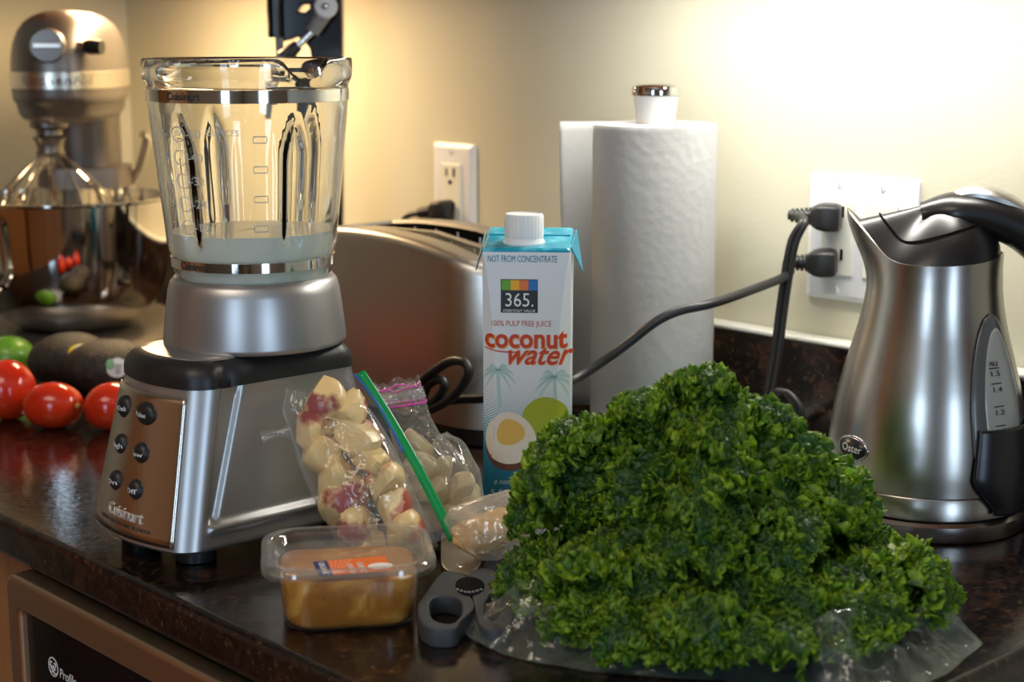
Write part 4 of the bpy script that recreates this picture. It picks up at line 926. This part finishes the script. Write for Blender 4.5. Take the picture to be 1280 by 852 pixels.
# ---------------------------------------------------------------- bags of frozen fruit
M['bag'] = film('zip_bag_film', (.99, .99, .99), .055, .6, .08, (.92, .93, .92)); M['bagm'] = film('milky_bag_film', (.98, .98, .98), .09, .6, .10, (.92, .93, .9))
def two_tone(name, flesh, flesh2, red, th=.3):
    m = mat(name, flesh, .28, 0, .5, subsurface_weight=0.0); v = coord(m, 'Object'); s = nd(m, 'ShaderNodeSeparateXYZ'); lk(m, v, s.inputs[0]); n = noise_t(m, v, 95, 3)
    f = mmath(m, 'ADD', mmath(m, 'MULTIPLY', s.outputs[2], 60), mmath(m, 'MULTIPLY', mmath(m, 'SUBTRACT', n, .5), 1.2)); r = ramp(m, f, [(th, (0, 0, 0)), (min(.99, th + .25), (1, 1, 1))])
    lk(m, mixc(m, r, mixc(m, n, flesh, flesh2), red), bsdf(m).inputs['Base Color']); bump(m, noise_t(m, v, 220, 3), .25, .0008); return m
M['peach'] = two_tone('peach_flesh', (.76, .50, .17), (.83, .66, .36), (.46, .10, .06), .34); M['peachp'] = two_tone('peach_pale', (.80, .62, .32), (.76, .50, .20), (.34, .09, .08), .40)
M['banana'] = two_tone('banana_flesh', (.72, .60, .36), (.64, .48, .24), (.50, .34, .14), .72); M['mango'] = two_tone('mango_flesh', (.80, .42, .08), (.84, .62, .30), (.72, .36, .12), .7)
def chunk_mesh(name, m_, seed, r=(.0175, .0150, .0125)):
    rr = random.Random(seed); cuts = [(Vector((rr.uniform(-1, 1), rr.uniform(-1, 1), rr.uniform(-.6, .3))).normalized(), rr.uniform(.45, .72)) for _ in range(5)]
    def fn(d):
        k = 1.0
        for nn, h in cuts:
            q = d.dot(nn)
            if q > h: k = min(k, h / q)
        return k
    o = MB().ellipsoid((0, 0, 0), r, 26, 16, fn).build(name, m_, None); return o
pcs = [chunk_mesh('peach_chunk', M['peach' if i % 2 else 'peachp'], 20 + i) for i in range(4)]; used = set()
def put(protos, i, loc, rot, sc, label, cat, group):
    pr = protos[i % len(protos)]; o = pr if pr not in used else pr.copy()
    if pr in used: COL.objects.link(o)
    used.add(pr); o.location = loc; o.rotation_euler = rot; o.scale = (sc, sc, sc); return tag(o, label, cat, group)
BT, BB = at_d(393, 490, 1.150), at_d(497, 702, 1.118)          # bag axis, top and bottom
AX = (BT - BB); AL = AX.length; AX.normalize(); VN = (CAMP - (BT + BB) / 2).normalized(); BW = AX.cross(VN).normalized()
if BW.dot(CR) < 0: BW = -BW
VN = BW.cross(AX).normalized(); VN = VN if VN.dot(CAMP - BB) > 0 else -VN
def bag_pt(a, w, d): return BB + AX * (a * AL) + BW * w + VN * d
pb_ = T('peach_bag', 'clear zip bag of frozen peach chunks with green zip strip, leaning on blender', 'bag', BB)
BH = .0335
def film_fn(side):
    def f(u, v):
        a = -.02 + 1.04 * v; w = (u * 2 - 1); prof = math.sqrt(max(0, 1 - w * w)) ** .8 * math.sin(PI * min(1, max(0, .04 + .93 * v))) ** .45
        hw = BH * (1 + .03 * math.sin(9 * v + 2)) * (.82 + .18 * math.sin(PI * min(1, .1 + v)))
        hw *= 1 - .35 * sm(.90, 1.0, v) ; skew = -.10 * (w + .3) * sm(.75, 1, v)
        nz = noise.noise(Vector((u * 5, v * 11, side * 3.0))) * .0035 + noise.noise(Vector((u * 14, v * 30, side * 5.0))) * .0012
        d = side * (.0195 * prof) + nz * (1 - abs(w) ** 3)
        return tuple(bag_pt(a + skew, w * hw, d) - BB)
    return f
for s_ in (1, -1): MB().grid(60, 90, film_fn(s_)).build('bag_film', M['bag'], pb_, fix=False)
# flat seam flap with the zip along the right edge
def flap(u, v):
    a = .0 + 1.0 * v; w = BH * (.72 + .08 * math.sin(PI * v)) + u * (.0150 - .006 * v); return tuple(bag_pt(a, w, .002 * math.sin(9 * v) * (1 - u)) - BB)
MB().grid(12, 60, flap).build('bag_flap', M['bag'], pb_, fix=False)
def strip(w0, w1, a0, a1, d, name, m_):
    def f(u, v):
        a = a0 + (a1 - a0) * v; w = BH * (.72 + .08 * math.sin(PI * v)) + (.0150 - .006 * v) * 1.0 + w0 + (w1 - w0) * u; return tuple(bag_pt(a, w, d + .002 * math.sin(9 * v) * 0) - BB)
    return MB().grid(3, 40, f).build(name, m_, pb_, solid=.0008)
strip(-.0008, .0062, -.03, .985, .001, 'green_zip', mat('green_zip', (.0, .30, .07), .25)); strip(-.0024, -.0008, .50, .99, .0012, 'blue_zip', mat('blue_zip', (.02, .12, .45), .25))
tail = [bag_pt(.86, -BH * .8, .002), bag_pt(.885, -BH * 1.1, .003), bag_pt(.90, -BH * 1.42, .003)]
MB().tube([p - BB for p in tail], [.006, .0028, .0045], 12).build('bag_corner', M['bag'], pb_)
lay = [(.10, -.015), (.10, .014), (.24, -.016), (.25, .013), (.40, -.015), (.39, .015), (.54, -.014), (.55, .016), (.68, -.015), (.69, .013), (.81, -.013), (.82, .014), (.92, .002)]
PL = [r_ + q_ for r_ in ('bottom row', 'second row from the bottom', 'third row from the bottom', 'fourth row from the bottom', 'fifth row from the bottom', 'sixth row from the bottom') for q_ in (' on the blender side', ' on the zip side')] + ['topmost of all']
rr = random.Random(4)
for i, (a, w) in enumerate(lay):
    o = put(pcs, i, bag_pt(a, w, .004 + rr.uniform(-.003, .003)), (rr.uniform(0, 6), rr.uniform(0, 6), rr.uniform(0, 6)), rr.uniform(1.08, 1.28), 'frozen peach chunk in the green-zip bag, %s' % PL[i], 'peach', 'frozen peach chunks in the leaning bag')
# second bag, mouth up, pale slices inside
B2 = at_d(538, 640, 1.195); DV = Vector((-F0.x, -F0.y, 0))
def b2(px, py, d=0): return at_d(px, py, 1.195) + DV * d
bb_ = T('banana_bag', 'clear zip bag of pale frozen slices with pink zip, standing open behind peach bag', 'bag', B2)
sec = [((548, 668), 34, .018), ((550, 655), 46, .024), ((548, 630), 50, .028), ((545, 600), 47, .028), ((535, 570), 40, .024), ((520, 545), 30, .016), ((512, 525), 27, .010), ((505, 508), 29, .008), ((499, 492), 30, .008), ((495, 478), 29, .007)]
def sec_at(t):
    k = min(len(sec) - 2, int(t * (len(sec) - 1))); f = t * (len(sec) - 1) - k; A, Bq = sec[k], sec[k + 1]
    return ((A[0][0] + (Bq[0][0] - A[0][0]) * f, A[0][1] + (Bq[0][1] - A[0][1]) * f), A[1] + (Bq[1] - A[1]) * f, A[2] + (Bq[2] - A[2]) * f)
def bag2(u, v, g=0):
    (cx, cy), hw, dp = sec_at(v); a = 2 * PI * u; tilt = -.17 * v
    x = hw * math.cos(a); nzs = noise.noise(Vector((math.cos(a) * 2.2, math.sin(a) * 2.2, v * 9))) * .006 + noise.noise(Vector((math.cos(a) * 7, math.sin(a) * 7, v * 26))) * .002
    dy = 5 * math.sin(5 * a) * sm(.9, 1, v)
    return tuple(b2(cx + x * math.cos(tilt) * (1 + nzs * 14 * (1 - v)), cy + x * math.sin(tilt) + dy, dp * math.sin(a) + nzs + g) - B2)
MB().grid(80, 90, bag2, wu=True).build('bag_film', M['bagm'], bb_, fix=False)
pk = mat('pink_zip', (.70, .10, .42), .3)
for v0, v1 in ((.795, .812), (.935, .950)): MB().grid(80, 4, lambda u, v: bag2(u, v0 + (v1 - v0) * v, 0), wu=True).build('pink_zip', pk, bb_, solid=.0010)
MB().grid(80, 6, lambda u, v: bag2(u, .83 + .09 * v, 0), wu=True).build('zip_ridge', M['bagm'], bb_, solid=.0010)
# loose side lobe of the same bag
def lobe(u, v):
    a = 2 * PI * u; th = PI * v; nn = 1 + .12 * noise.noise(Vector((math.cos(a) * 3, math.sin(a) * 3, v * 6)))
    return tuple(b2(572 + 30 * math.sin(th) * math.cos(a) * nn - 16 * (math.cos(th)), 602 - 56 * math.cos(th) * nn, -.006 + .022 * math.sin(th) * math.sin(a)) - B2)
MB().grid(48, 30, lobe, wu=True).build('bag_lobe', M['bagm'], bb_, fix=False)
bcs = [chunk_mesh('banana_slice', M['banana'], 60 + i, (.016, .016, .010)) for i in range(3)]
BL_ = ['bottom left one', 'bottom middle one', 'bottom right one', 'second row left one', 'second row middle one', 'second row right one', 'third row left one', 'third row right one', 'topmost one below the neck', 'far right one beside the carton']
for i, (px, py, d) in enumerate(((522, 640, .008), (548, 645, .010), (572, 640, .006), (518, 612, .010), (545, 612, .012), (572, 612, .006), (530, 585, .008), (552, 588, .004), (520, 560, .002), (585, 625, -.004))):
    put(bcs, i, b2(px, py, d - .006), (rr.uniform(0, 6), rr.uniform(0, 6), rr.uniform(0, 6)), rr.uniform(.95, 1.2), 'pale frozen slice in the pink-zip bag, %s' % BL_[i], 'banana', 'pale frozen slices in the pink-zip bag')
# small wrapped packet of orange fruit in front of the carton
def pk3(px, py, d): return at_d(px, py, 1.125) + DV * d
C3 = pk3(610, 662, 0); wp = T('fruit_packet', 'small clear plastic packet of orange fruit pieces in front of the carton', 'packet', C3)
s3 = [((556, 652), 6, .003), ((568, 660), 24, .012), ((590, 664), 35, .018), ((615, 658), 38, .020), ((640, 648), 34, .018), ((662, 638), 26, .012), ((676, 632), 12, .005)]
def pack(u, v):
    k = min(len(s3) - 2, int(v * (len(s3) - 1))); f = v * (len(s3) - 1) - k; A, Bq = s3[k], s3[k + 1]; a = 2 * PI * u
    cx, cy, hh, dp = A[0][0] + (Bq[0][0] - A[0][0]) * f, A[0][1] + (Bq[0][1] - A[0][1]) * f, A[1] + (Bq[1] - A[1]) * f, A[2] + (Bq[2] - A[2]) * f
    nzs = noise.noise(Vector((math.cos(a) * 2, math.sin(a) * 2, v * 5))) * .004 + noise.noise(Vector((math.cos(a) * 6, math.sin(a) * 6, v * 16))) * .0016
    return tuple(pk3(cx + hh * .25 * math.cos(a), cy + hh * math.cos(a), dp * math.sin(a) + nzs) - C3)
M['packf'] = film('packet_film', (.97, .96, .94), .30, .8, .12, (.92, .88, .82), gloss=.10)
MB().grid(60, 50, pack, wu=True).build('packet_film', M['packf'], wp, fix=False)
mcs = [chunk_mesh('fruit_piece', M['mango'], 80 + i, (.024, .015, .013)) for i in range(2)]
put(mcs, 0, pk3(590, 666, .002), (.3, .5, RZ + .2), 1.0, 'bright orange fruit piece at the open left end of the small packet', 'fruit', None)
put(mcs, 1, pk3(628, 660, -.001), (.9, .2, RZ + .6), 1.0, 'pale orange fruit piece inside the small packet beside the kale', 'fruit', None)
# ---------------------------------------------------------------- kale on its plastic bag
KC = Vector((-.672, -.415, 0)); TW = Vector((-F0.x, -F0.y, 0))
m = bpy.data.materials.new('kale_leaf'); m.use_nodes = True; M['kale'] = m; pb2 = bsdf(m); out = m.node_tree.nodes['Material Output']
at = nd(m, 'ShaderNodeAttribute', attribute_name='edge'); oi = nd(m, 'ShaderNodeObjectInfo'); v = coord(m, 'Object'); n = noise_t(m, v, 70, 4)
base = ramp(m, mmath(m, 'ADD', mmath(m, 'MULTIPLY', at.outputs['Fac'], .75), mmath(m, 'MULTIPLY', mmath(m, 'SUBTRACT', n, .5), .5)), [(.08, (.012, .046, .014)), (.38, (.085, .19, .012)), (.74, (.50, .70, .028))])  # folds painted dark as shade, ridges bright as if lit; margins truly paler
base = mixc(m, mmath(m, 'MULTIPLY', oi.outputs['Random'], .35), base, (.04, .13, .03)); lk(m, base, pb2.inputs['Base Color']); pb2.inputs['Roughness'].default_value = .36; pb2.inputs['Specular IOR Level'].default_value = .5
bump(m, noise_t(m, v, 500, 2), .25, .0006)
tl_ = nd(m, 'ShaderNodeBsdfTranslucent'); lk(m, mixc(m, .5, base, (.22, .55, .01)), tl_.inputs[0]); ms = nd(m, 'ShaderNodeMixShader'); ms.inputs[0].default_value = .42
lk(m, pb2.outputs[0], ms.inputs[1]); lk(m, tl_.outputs[0], ms.inputs[2]); lk(m, ms.outputs[0], out.inputs[0])
M['rib'] = mat('kale_rib', (.30, .42, .16), .4)
def noise1(x, seed):
    k = np.random.default_rng(seed).uniform(-1, 1, 400); i = np.floor(x).astype(int) % 399; f = x - np.floor(x); f = f * f * (3 - 2 * f); return k[i] * (1 - f) + k[i + 1] * f
PERM = np.random.default_rng(5).permutation(256); GR = np.random.default_rng(6).normal(size=(256, 3)); GR /= np.linalg.norm(GR, axis=1)[:, None]
def pnoise(P, seed=0):
    P = P + seed * 17.31; I = np.floor(P).astype(int); f = P - I; w = f * f * f * (f * (f * 6 - 15) + 10); out = 0
    for dx in (0, 1):
        for dy in (0, 1):
            for dz in (0, 1):
                h = PERM[(PERM[(PERM[(I[..., 0] + dx) & 255] + I[..., 1] + dy) & 255] + I[..., 2] + dz) & 255]
                g = (GR[h] * (f - np.array([dx, dy, dz]))).sum(-1)
                out = out + g * (w[..., 0] if dx else 1 - w[..., 0]) * (w[..., 1] if dy else 1 - w[..., 1]) * (w[..., 2] if dz else 1 - w[..., 2])
    return out * 1.6
def leaf_mesh(seed, NT=170, NV=54):
    r = np.random.default_rng(seed); L = .088; t = np.linspace(0, 1, NT)[:, None]; v = np.linspace(0, 1, NV)[None, :]
    bend = 1.9 + r.uniform(-.3, .5); ang = bend * t ** 1.3; ds = L / (NT - 1)          # the rib rises along +z, then bends over towards +x
    rx = np.cumsum(np.sin(ang), 0) * ds; rz = np.cumsum(np.cos(ang), 0) * ds
    Tn = np.stack([np.sin(ang), 0 * ang, np.cos(ang)], -1); Nn = np.stack([-np.cos(ang), 0 * ang, np.sin(ang)], -1)   # Nn: outer (convex) side
    V = []; E = []; F = []
    for s in (-1, 1):
        w = .040 * np.sin(np.pi * (.06 + .90 * t) ** .75) ** .65 * (1 + .20 * noise1(t * 7, seed * 7 + s + 50))
        tt = t + .05 * noise1(t * 6, seed * 3 + s + 9); ph = r.uniform(0, 6.28, 6); P1 = 2 * np.pi * 4.6 * tt + ph[0]; m1 = .7 + .5 * noise1(t * 9, seed + 77 + s)
        a1 = .0100 * v ** 1.3; nd_ = a1 * np.sin(P1) * m1; td_ = a1 * .8 * np.cos(P1 + .4) * m1
        yo = s * w * np.sin(.9 * v * 1.25) / 1.25; no = -w * (1 - np.cos(.9 * v * 1.25)) / 1.25 * .75
        P = np.stack([rx + 0 * v, 0 * t + 0 * v, rz + 0 * v], -1) + (nd_ + no)[..., None] * Nn + td_[..., None] * Tn + np.stack([0 * yo, yo, 0 * yo], -1)
        # crisp curls: warped, ridged folds in all directions, growing from the rib to the margin
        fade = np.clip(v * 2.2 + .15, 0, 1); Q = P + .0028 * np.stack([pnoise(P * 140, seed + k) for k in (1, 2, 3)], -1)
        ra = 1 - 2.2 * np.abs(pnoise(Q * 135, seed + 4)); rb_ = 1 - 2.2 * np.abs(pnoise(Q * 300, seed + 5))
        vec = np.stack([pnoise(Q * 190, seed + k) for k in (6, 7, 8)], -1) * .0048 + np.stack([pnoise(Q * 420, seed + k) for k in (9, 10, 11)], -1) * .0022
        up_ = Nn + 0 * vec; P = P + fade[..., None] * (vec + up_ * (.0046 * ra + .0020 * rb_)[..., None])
        e = np.clip(.30 + .33 * ra + .26 * rb_ + .25 * (v - .5), 0, 1) * (.4 + .6 * fade)  # painted depth: low in the folds, high on ridges, paler towards the margin
        b0 = len(V) * NT * NV; V.append(P.reshape(-1, 3)); E.append(e.reshape(-1))
        idx = np.arange(NT * NV).reshape(NT, NV) + b0; F.append(np.stack([idx[:-1, :-1], idx[:-1, 1:], idx[1:, 1:], idx[1:, :-1]], -1).reshape(-1, 4))
    V = np.concatenate(V); E = np.concatenate(E); F = np.concatenate(F)
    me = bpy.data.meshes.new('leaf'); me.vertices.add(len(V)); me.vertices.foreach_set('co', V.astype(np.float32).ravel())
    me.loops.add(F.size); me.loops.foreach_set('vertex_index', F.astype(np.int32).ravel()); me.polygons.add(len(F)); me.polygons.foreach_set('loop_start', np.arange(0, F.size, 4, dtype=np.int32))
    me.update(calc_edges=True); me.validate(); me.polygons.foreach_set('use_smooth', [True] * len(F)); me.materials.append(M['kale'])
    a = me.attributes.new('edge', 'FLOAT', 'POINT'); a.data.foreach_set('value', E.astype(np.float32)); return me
LEAVES = [leaf_mesh(100 + i) for i in range(12)]
kale = T('kale_bunch', 'large bunch of curly green kale lying on a clear plastic bag', 'kale', KC)
def put_leaf(i, p, nrm, tip, sc, sink):
    nrm = nrm.normalized(); tip = (tip - nrm * tip.dot(nrm)).normalized(); y = nrm.cross(tip)
    o = bpy.data.objects.new('leaf', LEAVES[i % len(LEAVES)]); COL.objects.link(o); o.parent = kale
    R = Matrix((tip, y, nrm)).transposed(); me = o.data; c = np.empty(len(me.vertices) * 3, np.float32); me.vertices.foreach_get('co', c)
    q = p - nrm * sink; zmin = (c.reshape(-1, 3) @ np.array(R[2])).min() * sc + q.z; q.z += max(0, .004 - zmin)
    o.matrix_local = Matrix.Translation(q) @ R.to_4x4() @ Matrix.Scale(sc, 4); return o
RU, RL, RT, RB = .130, .120, .150, .065; HK = .150
def dome(u, w):
    ru = RU if u > 0 else RL; rw = RT if w > 0 else RB; q = (u / ru) ** 2 + (w / rw) ** 2; return q, HK * max(0, 1 - q ** .66)
pts = []; rl = random.Random(12); tries = 0
while tries < 9000:
    tries += 1; u = rl.uniform(-RL, RU); w = rl.uniform(-RB, RT); q, z = dome(u, w)
    if q > 1: continue
    e = .004; gu = (dome(u + e, w)[1] - z) / e; gw = (dome(u, w + e)[1] - z) / e
    p = CR * u + TW * w + UP * z
    if all((p - a[0]).length > .0225 for a in pts): pts.append((p, CR * -gu + TW * -gw + UP * 1.0))
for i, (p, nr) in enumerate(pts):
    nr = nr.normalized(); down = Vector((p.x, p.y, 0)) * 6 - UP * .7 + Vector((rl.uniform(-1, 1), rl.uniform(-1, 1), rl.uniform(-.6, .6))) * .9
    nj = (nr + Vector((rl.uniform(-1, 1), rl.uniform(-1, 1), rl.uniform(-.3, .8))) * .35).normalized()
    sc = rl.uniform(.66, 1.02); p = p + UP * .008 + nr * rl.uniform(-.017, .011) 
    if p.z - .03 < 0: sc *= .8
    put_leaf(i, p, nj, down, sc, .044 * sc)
extra = [((700, 548), -.02, .95), ((672, 575), 0, .9), ((735, 520), -.02, .9), ((765, 525), -.02, .8), ((800, 492), 0, .85), ((850, 470), 0, .9), ((880, 468), .01, .85), ((1160, 725), .05, .9), ((1140, 715), .03, .9), ((1150, 735), .055, 1.0), ((1120, 740), .06, .9), ((1165, 715), .03, .8), ((1100, 700), .0, .9), ((650, 712), .03, .85), ((670, 735), .04, .8), ((690, 560), -.02, .9), ((715, 530), -.03, .9), ((680, 600), 0, .9), ((1050, 575), -.03, .9), ((1020, 560), -.04, .8), ((868, 478), 0, .9), ((835, 495), 0, .9), ((895, 485), 0, .8), ((800, 505), 0, .85), ((1075, 640), 0, .85)]
for i, ((px, py), dw, sc) in enumerate(extra):
    d = ray(px, py); o = KC + TW * dw; nn = TW; t = (o - CAMP).dot(nn) / d.dot(nn); p = CAMP + d * t - KC
    outw = (CR * p.dot(CR) * 5 + UP * max(.1, (p.z - .03) * 9) + TW * .35).normalized()
    put_leaf(i + 3, p, outw, UP * -.6 + TW * .6 + CR * rl.uniform(-.5, .5), sc * .9, .024)
# stems at the back of the bunch
for k in range(9):
    a = -1.0 + .25 * k; q = -TW * .05 + CR * (.015 * (k - 4)) + UP * (.016 + .010 * (k % 3)); MB().tube([q + TW * .06 + UP * .01, q - TW * .02, q - TW * .055 - UP * .004], [.004, .005, .0055], 8).build('stem', M['rib'], kale)
# produce bag under the bunch
M['produce'] = film('produce_bag_film', (.95, .98, .96), .06, .9, .10, (.80, .90, .84), 6.0, .10, .8)
pg = T('produce_bag', 'thin crumpled clear plastic produce bag spread under the kale', 'bag', KC)
bd = [(572, 782), (590, 800), (640, 817), (720, 833), (800, 840), (900, 846), (1000, 856), (1090, 866), (1150, 856), (1205, 822), (1229, 801), (1195, 772), (1168, 750), (1150, 720), (1130, 690), (1108, 655), (1080, 622), (1030, 600), (930, 560), (820, 560), (720, 600), (660, 690), (625, 735), (595, 752)]
bw_ = [(at_z(x, y, .003) - KC) for x, y in bd]; pol = sorted([(math.atan2(p.y, p.x), math.hypot(p.x, p.y)) for p in bw_])
def rb(a):
    a = (a + PI) % (2 * PI) - PI
    for i in range(len(pol)):
        a0, r0 = pol[i - 1]; a1, r1 = pol[i]
        if i == 0: a0 -= 2 * PI
        if a0 <= a <= a1: return r0 + (r1 - r0) * (a - a0) / (a1 - a0)
    a0, r0 = pol[-1]; a1, r1 = pol[0]; a1 += 2 * PI; return r0 + (r1 - r0) * (a - a0) / (a1 - a0)
def bagf(top):
    def f(u, v):
        a = 2 * PI * u; r = rb(a) * (.25 + .75 * v); x, y = r * math.cos(a), r * math.sin(a)
        wr = noise.noise(Vector((x * 16, y * 16, 2 + top))) * .5 + noise.noise(Vector((x * 45, y * 45, 7 + top))) * .3 + (1 - 3 * abs(noise.noise(Vector((x * 22 + y * 9, y * 22, 1 + top))))) * .7 + (1 - 3 * abs(noise.noise(Vector((x * 50, y * 44 - x * 20, 9 + top))))) * .3
        e = math.sin(PI * min(1, (1 - v) * 3 + .0) / 2) if v > .667 else 1
        z = .0012 + (.011 + .020 * wr) * e * top + (0 if top else .0006 * wr); return (x, y, max(.0006, z) + .004 * max(0, noise.noise(Vector((a * 3, 0, 5)))) * v ** 6)
    return f
for t_ in (1, 0): MB().grid(300, 90, bagf(t_), wu=True).build('bag_film', M['produce'], pg, fix=False)
